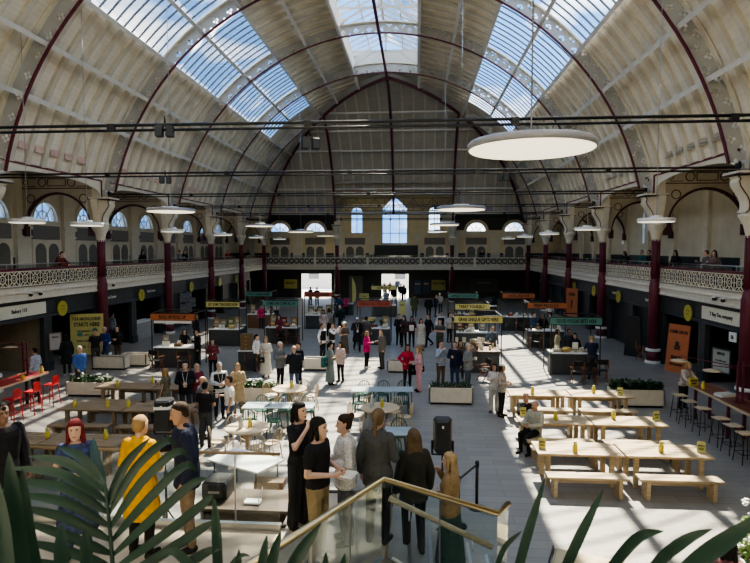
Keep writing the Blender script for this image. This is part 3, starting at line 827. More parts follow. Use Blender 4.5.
shop(1, U[2], 'shut', 'closed dark shop front lettered Butcher beyond the nearest right columns', words=('Butchers', 1.6))
shop(1, U[3], 'shut', 'closed dark shop front with a yellow disc and pale letters, right arcade', words=('Fresh fish', 2.6), disc=1.75)
shop(1, U[4], 'open', 'dark shop front with an orange poster, right arcade', disc=2.4)
shop(1, U[5], 'shut', 'shuttered dark shop front with a yellow disc before the fourth right column', disc=3.1)
shop(1, U[6], 'shut', 'shuttered dark shop front beyond the fourth right column', disc=1.2)
shop(1, U[7], 'shut', 'shuttered dark shop front near the far right corner')
shop(1, U[8], 'shut', 'shuttered dark shop front last but one on the right')

# ---- posters, banners, boards
def board(name, label, cat, x0, z0, w, h, y, col, lines=(), rz=0., tilt=0., frame_m=None, ink=INK):
    t = thing(name, label, cat, (x0, y, z0), rz)
    m = MB(); m.box((0, 0, h/2), (w, .04, h)); o = m.build('panel', col, t); o.rotation_euler = (tilt, 0, 0)
    for (tx, sz, zf, sx) in lines: text(tx, sz, o, ink, (0, -.03, h*zf), (PI/2, 0, 0), sx)
    if frame_m:
        m = MB()
        for e in (-1, 1): m.box((e*w/2, 0, h/2), (.05, .06, h+.05))
        for e in (0, 1): m.box((0, 0, e*h), (w+.05, .06, .05))
        q = m.build('frame', frame_m, t); q.rotation_euler = (tilt, 0, 0)
    return t
b = board('market_poster', 'tall yellow poster reading YOUR AMAZING JOURNEY STARTS HERE behind the stallholders', 'poster', -13.3, .25, 1.45, 1.95, 25.75, YELS,
      [('YOUR AMAZING JOURNEY', .2, .88, .52), ('STARTS HERE', .26, .74, .72), ('THE MARKET HALL', .13, .58, .8), ('FOOD  GIFTS  DRINK', .11, .48, .8), ('OPEN EVERY DAY', .13, .34, .9), ('TUE - SUN', .15, .2, .9)], rz=.3)
m = MB(); m.ring((.35, -.035, 1.15), .07, .14, .02, 10, 'y'); m.ring((-.3, -.035, 1.0), .06, .12, .02, 10, 'y'); m.build('printed_shape', TEAL, b.children[0])
board('leaning_banner', 'tall orange banner leaning in the right shop front', 'banner', 13.35, 0, 1.05, 2.05, 25.0, ORA, [('COME ON IN', .2, .84, .75), ('&', .5, .55, 1), ('ENJOY', .2, .3, .9), ('THE MARKET', .13, .16, .9)], rz=-1.12, tilt=-.1)
board('wall_poster', 'orange poster with a dark drawing on the far right shutter', 'poster', 13.3, .5, 1.3, 2.0, 41.2, ORA, [('OPEN', .3, .78, .9), ('?', .8, .42, 1)], rz=-1.2)
board('menu_board', 'pale grey menu board standing in the right dark shop doorway', 'menu board', 13.45, .75, .78, .85, 21.55, mat('menu_grey', (.33, .35, .31), .6), [('MENU', .14, .8, .9), ('tea coffee cake', .08, .5, 1)], rz=-1.25, frame_m=SHOP)
board('hanging_sign', 'small white hanging sign with a black mark, right shop doorway', 'sign', 13.4, 2.0, .32, .34, 20.75, WHITE, [('a', .26, .55, 1)], rz=-1.3)
board('price_board', 'small framed notice on the dark pier beside the left curtain', 'notice', -13.3, .9, .5, .75, 23.35, mat('notice_grey', (.4, .38, .35), .6), [('MENU', .1, .75, 1)], rz=1.0, frame_m=BROWN)
board('yellow_poster', 'yellow poster on the far wall left of the bright side doorway', 'poster', -11.4, 1.0, 1.4, 1.0, YW-.5, mat('dim_yellow', (.4, .38, .1), .6), [('MARKET', .3, .6, .9)])
board('olive_poster', 'olive yellow poster on the far wall right of the central entrance', 'poster', 4.6, .9, 1.5, 1.1, YW-.5, mat('olive_yellow', (.38, .38, .12), .6), [('WELCOME', .28, .65, .9)])
board('blue_poster', 'dark blue poster with pale print beside the olive poster', 'poster', 2.4, .5, .7, 1.5, YW-.5, mat('blue_print', (.04, .08, .16), .5), [('INFO', .25, .7, 1)], ink=CRSIGN)
board('blue_poster', 'wider dark blue poster touching the first blue one', 'poster', 3.3, .6, .7, 1.4, YW-.55, mat('blue_print2', (.03, .06, .11), .5), [('MAP', .25, .7, 1)], ink=CRSIGN)
board('chalk_menu', 'long dim framed chalk menu on the far wall at the right', 'menu board', 9.4, .8, 2.9, 1.3, YW-.5, mat('chalk', (.07, .075, .06), .7), [('SEATING AREA', .2, .7, 1)], frame_m=BROWN, ink=mat('chalk_ink', (.3, .3, .25), .8))
board('grey_door_panel', 'tall plain grey doorway panel left of the central entrance', 'panel', -4.3, 0, 1.5, 2.4, YW-.3, mat('dim_grey', (.16, .16, .14), .7))
for i, (y, z) in enumerate([(38.0, .9), (38.9, .9), (38.0, 1.65), (38.9, 1.65), (39.6, 1.2)]):
    board('wall_picture', 'black and white picture on the left shop front, %s' % ['lower near one', 'lower middle one', 'upper near one', 'upper middle one', 'single far one'][i], 'picture', -13.5, z, .7, .65, y-.6, mat('picture_grey', (.12, .12, .12), .6, var=.9, scale=6), rz=1.3)
def flag(loc, label):
    t = thing('feather_flag', label, 'flag', loc); m = MB(); m.tube([(0, 0, 0), (0, 0, 2.6)], .015, 6); m.lathe([(.22, 0), (.2, .04), (.02, .06)], n=12); m.build('pole', BLACK, t)
    pts = [(0, .25), (.34, .35), (.42, 1.2), (.34, 1.9), (.12, 2.45), (0, 2.6)]
    m = MB(); m.prism(pts, -.008, .008, 'y'); m.build('banner_cloth', YELS, t)
p = G(352, 305); flag((p.x, p.y, 0), 'tall pale yellow feather flag left of the central entrance')
# small cameras on the gallery front
def make_cam():
    t = thing('dome_camera', '', 'camera'); m = MB(); m.lathe([(.06, .05), (.08, .0), (.07, -.05), (.03, -.08)], n=12); m.build('dome', mat('cam_black', (.02, .02, .02), .2), t)
    m = MB(); m.box((0, 0, .07), (.12, .12, .05)); m.build('bracket', WHITE, t); return t
dc = Repeat(make_cam)
for x, y, lb in [(-13.3, 21.9, 'dark dome camera on the left gallery front above the cream sign'), (-13.3, 22.5, 'second dark dome camera on the left gallery front'), (13.3, 21.9, 'dark dome camera on the right gallery front above the cream sign'), (13.3, 21.3, 'second dark dome camera on the right gallery front'), (-13.3, 28.2, 'dark dome camera above the Spice Corner front')]:
    dc((x, y, 3.42), 0, lb, 'dome cameras')

t = thing('bar_cabinet', 'long dark bar cabinet behind the middle of the far gallery balustrade', 'cabinet', (.1, 60.6, 3.5)); m = MB(); m.box((0, .2, 1.1), (4.6, .5, 2.2)); m.build('cabinet', DADO, t)
for i in range(4): m = MB(); m.box((-1.7+1.13*i, -.07, 1.3), (1.0, .04, 1.2)); m.build('door', mat('dim_glass_door', (.02, .024, .024), .6), t)
t = thing('potted_shrub', 'dark green shrub at the left end of the far gallery bar cabinet', 'plant', (-2.7, 59.9, 3.5)); m = MB(); m.lathe([(.2, 0), (.28, .5), (.24, .5)], n=14); m.build('pot', SHOP, t)
m = MB()
rnd = random.Random(3)
for _ in range(160):
    a, e, l = rnd.uniform(0, 2*PI), rnd.uniform(.2, 1.4), rnd.uniform(.3, .75); d = Vector((math.cos(a)*math.cos(e), math.sin(a)*math.cos(e), math.sin(e))); p = Vector((0, 0, .5))+d*l; s_ = d.cross(Vector((0, 0, 1))).normalized()*.06
    m.add([p-d*.1, p+s_, p+d*.12, p-s_], [(0, 1, 2, 3)])
m.build('foliage', LEAF2, t, recalc=False)
# ================================================================== TABLES, BENCHES, STOOLS, PLANTERS
def make_ptable(WOOD):
    t = thing('picnic_table', '', 'table'); L, W = 1.86, .84; m = MB()
    for i in range(5): m.box((0, -W/2+W*(i+.5)/5, .725), (L, W/5-.008, .05))
    m.build('tabletop', WOOD, t, bevel=.006)
    for x in (-L/2+.24, L/2-.24):
        for y in (-.3, .3):
            m = MB(); m.box((x, y, .35), (.1, .09, .70)); m.build('leg', WOOD, t, bevel=.006)
        m = MB(); m.box((x, 0, .66), (.08, .7, .08)); m.build('crossbar', WOOD, t)
    m = MB(); m.box((0, 0, .62), (L-.5, .06, .08)); m.build('stretcher', WOOD, t)
    return t
ptable = Repeat(lambda: make_ptable(WOOD)); ptable_l = Repeat(lambda: make_ptable(WOOD_SHADE))
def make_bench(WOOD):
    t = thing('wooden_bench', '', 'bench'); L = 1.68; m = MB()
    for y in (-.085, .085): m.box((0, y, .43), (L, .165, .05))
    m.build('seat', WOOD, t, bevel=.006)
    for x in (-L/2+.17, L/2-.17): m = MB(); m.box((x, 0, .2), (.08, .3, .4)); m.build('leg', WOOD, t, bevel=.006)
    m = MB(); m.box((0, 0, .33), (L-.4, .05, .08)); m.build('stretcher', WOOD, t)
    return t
bench = Repeat(lambda: make_bench(WOOD)); bench_l = Repeat(lambda: make_bench(WOOD_SHADE))
rows = {'front': 12.97, 'middle': 15.2, 'back': 18.05}
for rn, y in rows.items():
    for x, hn in ((5.92, 'left half'), (7.82, 'right half')):
        x += .2 if rn == 'back' else 0
        ptable((x, y, 0), 0, 'sunlit oak picnic table, %s of the %s right row' % (hn, rn), 'picnic tables on the right')
        for dy, dn_ in ((-.82, 'camera side'), (.84, 'far side')):
            bench((x, y+dy, 0), 0, 'low oak bench on the %s of the %s right table, %s' % (dn_, rn, hn), 'benches at the right tables')
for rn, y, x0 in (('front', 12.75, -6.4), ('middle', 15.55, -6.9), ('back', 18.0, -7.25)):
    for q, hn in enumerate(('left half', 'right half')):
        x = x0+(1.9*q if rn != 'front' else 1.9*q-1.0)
        ptable_l((x, y, 0), 0, 'shaded oak picnic table, %s of the %s left row' % (hn, rn), 'picnic tables on the left')
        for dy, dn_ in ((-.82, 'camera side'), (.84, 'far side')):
            bench_l((x, y+dy, 0), 0, 'low shaded oak bench on the %s of the %s left table, %s' % (dn_, rn, hn), 'benches at the left tables')
def make_tin():
    t = thing('menu_tin', '', 'tin'); m = MB(); m.lathe([(.05, 0), (.055, .02), (.055, .16), (.05, .165), (.045, .14)], n=14); m.build('tin', YEL, t)
    m = MB(); m.box((0, 0, .19), (.075, .03, .1)); m.build('napkins', YELS, t); return t
tin = Repeat(make_tin)
def make_card():
    t = thing('menu_card', '', 'menu card'); m = MB(); m.prism([(-.05, 0), (0, .24), (.05, 0), (.042, 0), (0, .22), (-.042, 0)], -.08, .08, 'x'); o = m.build('folded_card', YELS, t)
    text('MENU', .05, o, INK, (0, -.035, .15), (PI/2-.2, 0, 0)); m = MB(); m.box((0, -.04, .08), (.1, .006, .05)); o2 = m.build('printed_block', mat('olive_print', (.25, .25, .05)), o); return t
card = Repeat(make_card)
TZ = .752
for px, py, lb in [(575, 452, 'front right table, left of its middle'), (661, 452, 'front right table, right half'), (555.5, 420, 'middle right table, left half'), (613.5, 419, 'middle right table, right half'), (532.5, 394, 'back right table, left half'), (593.5, 393, 'back right table, right half'),
                   (118, 387, 'back left table, left half'), (152.5, 383, 'back left table, beside the woman in the patterned dress'), (75, 407, 'middle left table, first tin'), (107.5, 407, 'middle left table, second tin'), (128.5, 407, 'middle left table, third tin'), (14.5, 437, 'front left table, first tin'), (47.5, 438, 'front left table, second tin'), (106, 439, 'front left table, third tin behind the red haired woman')]:
    p = G(px, py, TZ); tin((p.x, p.y, TZ), 0, 'yellow menu tin standing on the %s' % lb, 'yellow tins on the picnic tables')
for px, py, lb in [(542, 448, 'left end of the front right table'), (701, 452, 'right end of the front right table'), (656, 420, 'right end of the middle right table'), (620, 395, 'right end of the back right table'), (523, 416, 'left end of the middle right table')]:
    p = G(px, py, TZ); card((p.x, p.y, TZ), random.uniform(-.5, .5), 'folded yellow menu card on the %s' % lb, 'folded cards on the right tables')

# ---- round tables with wooden chairs
def make_round():
    t = thing('round_table', '', 'table'); m = MB(); m.lathe([(.54, .71), (.56, .72), (.56, .745), (.55, .75)], n=40); m.build('tabletop', WOOD2, t)
    m = MB(); m.lathe([(.06, .05), (.06, .71)], n=12); m.build('pedestal', WOOD2, t)
    for a in range(4): m = MB(); m.beam((0, 0, .06), (.38*math.cos(a*PI/2+.6), .38*math.sin(a*PI/2+.6), .03), .07, .05); m.build('foot', WOOD2, t)
    return t
rtable = Repeat(make_round)
def make_chair(wm, nm):
    t = thing(nm, '', 'chair'); m = MB(); m.lathe([(.19, .43), (.2, .45), (.19, .465)], n=18); m.build('seat', wm, t)
    for sx in (-1, 1):
        m = MB(); m.tube([(sx*.15, -.15, .43), (sx*.19, -.19, 0)], [.018, .014], 6); m.build('leg', wm, t)
        m = MB(); m.tube([(sx*.15, .15, .43), (sx*.19, .2, 0)], [.018, .014], 6); m.build('leg', wm, t)
    m = MB(); pts = [(.2*math.cos(PI*i/10)*1.02, .17+.06*math.sin(PI*i/10), .46+.38*math.sin(PI*i/10)**.5) for i in range(11)]; m.tube(pts, .014, 6)
    for i in range(5): x = -.12+.06*i; m.tube([(x, .17, .46), (x*1.15, .22, .46+.37*(1-(x/.24)**2)**.5)], .008, 5)
    m.build('backrest', wm, t)
    m = MB()
    for z in (.2,): 
        for sx in (-1, 1): m.tube([(sx*.17, -.17, z), (sx*.17, .18, z)], .009, 5)
    m.build('stretcher', wm, t); return t
wchair = Repeat(lambda: make_chair(WOOD2, 'spindle_chair')); gchair = Repeat(lambda: make_chair(GREEN, 'green_metal_chair'))
def around(c, angs, what):
    for a, lb in angs:
        x, y = c[0]+.72*math.cos(R(a)), c[1]+.72*math.sin(R(a))
        wchair((x, y, 0), R(a)-PI/2, 'spindle chair at the %s, %s' % (what, lb), 'wooden chairs at the round tables')
for px, py, lb, angs in [(289.5, 388, 'round pale wood table with white flowers near the planter', [(160, 'on its left by the planter'), (20, 'on its right'), (70, 'on the far side'), (-60, 'on the camera side')]),
                   (247.5, 427, 'round pale wood table nearest the camera, beside the woman in black', [(130, 'behind its left edge'), (200, 'on its left edge'), (-60, 'on the camera side'), (-20, 'on its right')]),
                   (380, 407, 'round pale wood table behind the ponytailed woman', [(170, 'on its left'), (10, 'on its right'), (60, 'behind it on the right'), (115, 'behind it'), (-55, 'on the camera side right')])]:
    p = G(px, py, .75); rtable((p.x, p.y, 0), .3, lb, 'round tables'); around(p, angs, lb.split(',')[0].replace('round pale wood', 'round').replace('round table with white flowers near the planter', 'flower table'))
    tin((p.x+.06, p.y+.02, TZ), .3, 'yellow menu tin on the %s' % lb.split(',')[0], 'tins on the round tables')
for px, py, lb in [(375, 407, 'pale grey bottle standing on the round table behind the ponytailed woman'), (244, 428, 'pale grey bottle standing on the nearest round table')]:
    p = G(px, py, .75); t = thing('water_bottle', lb, 'bottle', (p.x-.08, p.y, TZ)); m = MB(); m.lathe([(.055, 0), (.06, .02), (.06, .22), (.03, .28), (.03, .33)], n=14); m.build('bottle', mat('pale_glass', (.5, .52, .5), .2), t); m = MB(); m.lathe([(.033, .32), (.033, .35)], n=10); m.build('cap', WHITE, t)
# ---- blue grey metal tables with green chairs
def make_mtable():
    t = thing('metal_table', '', 'table'); m = MB(); m.box((0, 0, .73), (.66, .66, .025)); m.build('tabletop', TIN, t, bevel=.006)
    for sx in (-1, 1):
        for sy in (-1, 1): m = MB(); m.tube([(sx*.27, sy*.27, .72), (sx*.3, sy*.3, 0)], .014, 6); m.build('leg', GREEN, t)
    return t
mtable = Repeat(make_mtable)
for x, y, lb in [(-2.36, 16.0, 'left one of the three before the flower table'), (-1.67, 16.05, 'middle one of the three before the flower table'), (-.98, 16.1, 'right one of the three before the flower table'),
                 (.55, 18.1, 'left one of the three behind the central round table'), (1.2, 18.15, 'middle one of the three behind the central round table'), (1.87, 18.2, 'right one of the three behind the central round table'), (1.85, 13.95, 'single one just behind the ponytailed woman')]:
    mtable((x, y, 0), .03, 'square blue grey metal cafe table, %s' % lb, 'metal cafe tables')
    if lb.startswith('single'): spots = [(0, .55, 0, 'behind it'), (-.1, -.55, PI, 'in front of it')]
    else: spots = [(0, .56, 0, 'behind it'), (0, -.56, PI, 'in front of it')]
    for dx, dy, rz, q in spots: gchair((x+dx, y+dy, 0), rz, 'green metal chair %s, at the %s' % (q, lb.replace('one of the three', 'table').replace('single one', 'lone table')), 'green metal chairs')
p = G(263, 385, 1.0)
# ---- bar tables with tall lamps
def bar_table(name, label, x, y0, y1, w, topm, legm):
    t = thing(name, label, 'bar table', (x, (y0+y1)/2, 0)); L = y1-y0; m = MB()
    for i in range(4): m.box((-w/2+w*(i+.5)/4, 0, 1.03), (w/4-.006, L, .05))
    m.build('tabletop', topm, t, bevel=.006)
    m = MB()
    for e in (-1, 1): m.box((e*(w/2+.01), 0, 1.02), (.02, L, .07))
    for e in (-1, 1): m.box((0, e*L/2, 1.02), (w, .02, .07))
    m.build('edging', WOOD2, t)
    n = max(2, round(L/1.6))
    for i in range(n):
        for e in (-1, 1): m = MB(); m.box((e*w*.3, -L/2+.3+(L-.6)*i/(n-1), .5), (.07, .07, 1.0)); m.build('leg', legm, t)
    m = MB(); m.box((0, 0, .3), (.06, L-.6, .06)); m.build('footrail', legm, t)
    return t
REDT = mat('red_table_top', (.34, .03, .03), .4, var=.25, scale=3)
bar_table('bar_table', 'long red high bar table at the left edge with red stools', -10.7, 13.6, 18.5, .72, REDT, DKB)
bar_table('bar_table', 'long red brown high bar table at the right edge', 11.15, 12.2, 18.4, .72, DWOOD, BURG)
def table_lamp(loc, label, arms):
    t = thing('bar_table_lamp', label, 'lamp', loc); m = MB()
    for e in (-.07, .07): m.box((e, 0, .55), (.05, .05, 1.1))
    m.box((0, 0, .01), (.3, .2, .02)); m.build('post', BURG, t)
    for dx, dy, z in arms:
        m = MB(); m.tube([(0, 0, 1.02+z), (dx, dy, 1.06+z)], .014, 5); m.tube([(dx, dy, 1.06+z), (dx, dy, .96+z)], .008, 5); a = m.build('arm', BURG, t)
        m = MB(); m.lathe([(.05, .97+z), (.24, .92+z), (.23, .90+z), (.03, .94+z)], (dx, dy, 0), 20); m.build('lamp_shade', WOOD2, a)
table_lamp((-10.72, 17.9, 1.06), 'burgundy lamp post with flat disc shades on the red bar table', [(-.55, .0, 0), (-.9, -1.2, .1), (-1.2, -.6, -.1)])
table_lamp((11.15, 16.1, 1.06), 'double burgundy lamp post with flat disc shades on the right bar table', [(-.62, .25, -.1), (.35, -.35, 0), (-1.0, 1.4, -.05)])
for px, py, lb in [(23, 378, 'yellow menu tin in the middle of the red bar table'), (42, 371, 'yellow menu tin at the lamp post of the red bar table'), (703, 387, 'yellow menu tin on the right bar table')]:
    p = G(px, py+2, 1.06); tin((p.x, p.y, 1.06), 0, lb, 'tins on the bar tables')
t = thing('sign_block', 'yellow square sign with dark print at the far end of the right bar table', 'sign', (*G(693, 386, 1.06).xy, 1.06), .2); m = MB(); m.box((0, 0, .13), (.28, .06, .25)); o = m.build('panel', YEL, t); text('ORDER', .07, o, INK, (0, -.035, .17)); text('HERE', .07, o, INK, (0, -.035, .08))
t = thing('paper_stack', 'stack of white papers on the right bar table by the lamp post', 'papers', (*G(725, 396, 1.06).xy, 1.06), .3); m = MB(); m.box((0, 0, .03), (.5, .3, .06)); m.build('sheets', WHITE, t); m = MB(); m.box((.03, .02, .068), (.46, .28, .015)); m.build('top_sheet', CRSIGN, t)
def make_stool():
    t = thing('bar_stool', '', 'stool'); m = MB(); m.box((0, 0, .745), (.36, .32, .035)); m.build('seat', WOOD2, t, bevel=.012)
    for sx in (-1, 1):
        for sy in (-1, 1): m = MB(); m.tube([(sx*.13, sy*.12, .73), (sx*.19, sy*.18, 0)], .012, 6); m.build('leg', BLACK, t)
    m = MB(); q = .168
    for a, b in (((-q, -q), (q, -q)), ((q, -q), (q, q)), ((q, q), (-q, q)), ((-q, q), (-q, -q))): m.tube([(*a, .25), (*b, .25)], .009, 5)
    m.build('footrest', BLACK, t); return t
stool = Repeat(make_stool)
for i, (px, py) in enumerate([(680, 395), (689, 401), (703, 408), (721, 418), (733, 425), (746, 433)]):
    p = G(px, py, .75); stool((p.x, p.y, 0), .1, 'black legged wooden stool, %s from the far end of the right bar table' % ordn[i].replace('nearest', 'first'), 'stools at the right bar table')
def make_rstool():
    t = thing('red_bar_stool', '', 'stool'); m = MB(); m.box((0, 0, .73), (.36, .36, .04)); m.build('seat', RED, t, bevel=.015)
    m = MB(); m.strip([(-.17, .75), (-.08, .74), (.08, .74), (.17, .75)], [(-.16, 1.0), (-.08, 1.03), (.08, 1.03), (.16, 1.0)], .155, .175, 'y'); m.build('backrest', RED, t)
    for sx in (-1, 1):
        for sy in (-1, 1): m = MB(); m.tube([(sx*.15, sy*.15, .72), (sx*.2, sy*.2, 0)], .016, 6); m.build('leg', RED, t)
    m = MB(); q = .185
    for a, b in (((-q, -q), (q, -q)), ((q, -q), (q, q)), ((q, q), (-q, q)), ((-q, q), (-q, -q))): m.tube([(*a, .27), (*b, .27)], .012, 5)
    m.build('footrest', RED, t); return t
rst = Repeat(make_rstool)
for i, y in enumerate([18.05, 17.1, 16.2, 15.3, 14.4]):
    rst((-9.95, y, 0), -PI/2, 'red metal bar stool, %s from the far end of the red bar table' % ordn[i].replace('nearest', 'first'), 'red stools')
# ---- planters
def leaves(mb, n, bx, by, bz, h, lw, ll, mi=0, spread=.7):
    for _ in range(n):
        x, y = random.uniform(-bx, bx), random.uniform(-by, by); z0 = bz+random.uniform(0, h*.4)
        a = random.uniform(0, 2*PI); el = random.uniform(.3, 1.3); d = Vector((math.cos(a)*math.cos(el)*spread, math.sin(a)*math.cos(el)*spread, math.sin(el))).normalized()
        l = ll*random.uniform(.6, 1.2); w_ = lw*random.uniform(.7, 1.2); s_ = d.cross(Vector((0, 0, 1))).normalized()*w_
        p = Vector((x, y, z0)); q = p+d*l*.5+Vector((0, 0, .02)); r = p+d*l+Vector((0, 0, -l*.2))
        mb.add([p, q+s_, r, q-s_, q+Vector((0, 0, .01))], [(0, 1, 4), (1, 2, 4), (2, 3, 4), (3, 0, 4)], mi)
def planter(loc, L, W, H, label, plant, plabel, flowers=0, dens=220, hgt=.32, lw=.05, ll=.22, rz=0., lm=None):
    t = thing('box_planter', label, 'planter', loc, rz, 'white box planters'); m = MB()
    for a in range(2):
        for e in (-1, 1):
            if a: m.box((e*(L/2-.02), 0, H/2+.05), (.04, W, H-.06))
            else: m.box((0, e*(W/2-.02), H/2+.05), (L, .04, H-.06))
    m.build('side_panels', BOARD, t); m = MB(); m.box((0, 0, H-.06), (L-.06, W-.06, .04)); m.build('soil', SOIL, t)
    m = MB(); m.box((0, 0, .025), (L-.1, W-.1, .05)); m.build('plinth', BLACK, t)
    if plant:
        q = thing('planter_shrub', plabel, 'plant', (loc[0], loc[1], loc[2]+H-.04), rz); m = MB(); leaves(m, dens, L/2-.08, W/2-.06, 0, hgt, lw, ll); m.build('foliage', lm or LEAF, q, recalc=False)
        if flowers:
            m = MB()
            for _ in range(flowers):
                c = (random.uniform(-L/2+.1, L/2-.1), random.uniform(-W/2+.08, W/2-.08), random.uniform(.12, hgt*.9+.05)); m.lathe([(.005, -.02), (.035, 0), (.045, .02), (.01, .03)], c, 7)
            m.build('blossom', FLOW, q); q['kind'] = 'thing'
def plz(px0, px1, py): a, b = G(px0, py), G(px1, py); return (a+b)/2, (b-a).length
c, L_ = plz(65, 110, 397); planter((c.x, c.y+.25, 0), L_, .5, .5, 'white box planter with leafy plants behind the left picnic tables', 1, 'green and white leafy plants in the planter by the left tables', 14, 160)
c, L_ = plz(92, 125, 370); planter((c.x, c.y+.25, 0), L_, .5, .55, 'empty white box planter before the yellow poster stallholders', 0, '')
c, L_ = plz(120, 146, 367); planter((c.x, c.y+.3, 0), L_, .5, .55, 'white box planter standing beside the draped orange sign stall', 0, '')
c, L_ = plz(238, 278, 405); planter((c.x, c.y+.25, 0), L_+.1, .5, .55, 'white box planter with white flowers before the women in cream', 1, 'bushy plants with white flowers behind the round table', 46, 260, .3)
c, L_ = plz(303, 328, 371); planter((c.x, c.y+.25, 0), L_, .5, .52, 'plain white box planter beside the waiters', 0, '')
c, L_ = plz(387, 403, 373); planter((c.x+.3, c.y+.25, 0), 1.25, .5, .5, 'plain white box planter behind the woman in the red jacket', 0, '')
c, L_ = plz(429, 473, 405); planter((c.x, c.y+.25, 0), L_, .5, .56, 'white box planter with low dark plants in front of the couple in navy', 1, 'low dark green plants in the planter before the navy couple', 0, 170, .25, .03, .2, lm=LEAF2)
c, L_ = plz(613, 664, 408); planter((c.x, c.y+.28, 0), L_, .55, .58, 'long white box planter with glossy dark shrubs on the right side', 1, 'glossy dark broad leaved shrubs in the long right planter', 0, 420, .4, .07, .26, lm=LEAF2)
p = G(742, 556, .6); planter((p.x+.55, p.y, 0), 1.3, .6, .6, 'white planter cut by the bottom right corner', 1, 'bright green plant with white flowers in the bottom right corner', 40, 260, .45, .05, .2, lm=mat('fresh_leaf', (.16, .26, .06), .5, var=.3, scale=9))
p = G(744, 519, .9); q = thing('flowering_plant', 'white flowering plant at the right edge above the corner planter', 'plant', (p.x+.3, p.y, 0)); m = MB(); leaves(m, 170, .26, .26, .62, .5, .04, .16); m.build('foliage', mat('fresh_leaf', (.16, .26, .06)), q, recalc=False)
m = MB(); m.lathe([(.16, 0), (.24, .55), (.25, .6), (.2, .6)], n=18); m.build('pot', BOARD, q)
m = MB(); m.tube([(0, 0, .5), (.02, 0, 1.0)], .02, 6); m.build('stem', BROWN, q)
m = MB()
for _ in range(40): m.lathe([(.005, -.02), (.035, 0), (.045, .02), (.01, .03)], (random.uniform(-.3, .3), random.uniform(-.3, .3), random.uniform(.7, 1.25)), 7)
m.build('blossom', FLOW, q)
# ---- flowers on the round table
p = G(281, 398, .75); t = thing('flower_vase', 'white flowers in a small vase between the round and metal tables', 'flowers', (-1.95, 16.1, .745)); m = MB(); m.lathe([(.05, 0), (.06, .08), (.04, .12)], n=12); m.build('vase', WHITE, t)
m = MB(); leaves(m, 40, .1, .1, .1, .1, .03, .14); m.build('foliage', LEAF, t, recalc=False); m = MB()
for _ in range(14): m.lathe([(.005, -.02), (.035, 0), (.045, .02), (.01, .03)], (random.uniform(-.13, .13), random.uniform(-.1, .1), random.uniform(.16, .3)), 7)
m.build('blossom', FLOW, t)
# ================================================================== MARKET STALLS
SC = mat('stall_counter_paint', (.045, .052, .055), .5, var=.15, scale=3)
SNAME = ['ochre', 'cream', 'dark red', 'green', 'pale yellow', 'brown', 'blue grey', 'off white']
SGOODS = [(.5, .35, .12), (.55, .5, .42), (.3, .06, .05), (.12, .2, .1), (.6, .55, .3), (.2, .12, .06), (.1, .15, .25), (.65, .62, .58)]
def make_jar(c, h, r):
    def f():
        t = thing('goods_jar', '', 'jar'); m = MB(); m.lathe([(r, 0), (r, h*.8), (r*.8, h*.9)], n=10); m.build('jar', cmat(c), t)
        m = MB(); m.lathe([(r*.85, h*.88), (r*.85, h)], n=10); m.build('lid', cmat((.5, .45, .3)), t); return t
    return Repeat(f)
def make_box(c, w, d, h):
    def f():
        t = thing('goods_box', '', 'box'); m = MB()
        for e in (-1, 1): m.box((e*(w/2-.01), 0, h/2), (.02, d, h)); m.box((0, e*(d/2-.01), h/2), (w, .02, h))
        m.box((0, 0, .02), (w, d, .02)); m.build('crate', cmat(c), t); m = MB()
        for _ in range(7): m.lathe([(.01, -.04), (.05, 0), (.01, .04)], (random.uniform(-w/2+.06, w/2-.06), random.uniform(-d/2+.05, d/2-.05), h*.9), 7)
        m.build('contents', cmat(tuple(min(1, x*1.6+.05) for x in c)), t); return t
    return Repeat(f)
def make_stand():
    t = thing('display_card', '', 'card'); m = MB(); m.box((0, 0, .11), (.16, .02, .22)); m.build('card', CRSIGN, t); m = MB(); m.prism([(.0, 0), (.1, 0), (.0, .16)], -.01, .01, 'x'); m.build('prop', BROWN, t); return t
JARS = [(SNAME[i]+' jar', make_jar(SGOODS[i], .16+.03*(i % 3), .045+.008*(i % 2))) for i in range(8)]
BOXES = [(SNAME[i]+' crate', make_box(SGOODS[i], .32, .24, .13)) for i in (0, 5, 2, 1)]
STAND = ('pale display card', Repeat(make_stand))
NTH = ['first', 'second', 'third', 'fourth', 'fifth', 'sixth', 'seventh', 'eighth', 'ninth', 'tenth', 'eleventh', 'twelfth', 'thirteenth']
def goods(x0, x1, y0, y1, z, n, nm, seed, kinds='jbs'):
    rnd = random.Random(seed); k = 0; cols = max(3, int((x1-x0)/.17)); used = set(); out = []
    for q in range(n):
        i = rnd.randrange(cols)
        j = rnd.randrange(2)
        if (i, j) in used: continue
        kind = rnd.choice(kinds)
        if kind == 'b':
            if (i+1, j) in used or i+1 >= cols: continue
            used.add((i+1, j))
        used.add((i, j))
        x = x0+(x1-x0)*(i+.5+(.5 if kind == 'b' else 0))/cols; y = y0+(y1-y0)*(j+.5)/2; k += 1
        if kind == 'j': out.append((x, y, rnd.choice(JARS)))
        elif kind == 'b': out.append((x, y, rnd.choice(BOXES)))
        else: out.append((x, y, STAND))
    for q, (x, y, (kn, fn)) in enumerate(sorted(out, key=lambda o: o[:2])):
        fn((x, y, z), rnd.uniform(-.3, .3), 'small %s on the %s, %s thing from the left' % (kn, nm, NTH[q]), 'goods on the %s' % nm)
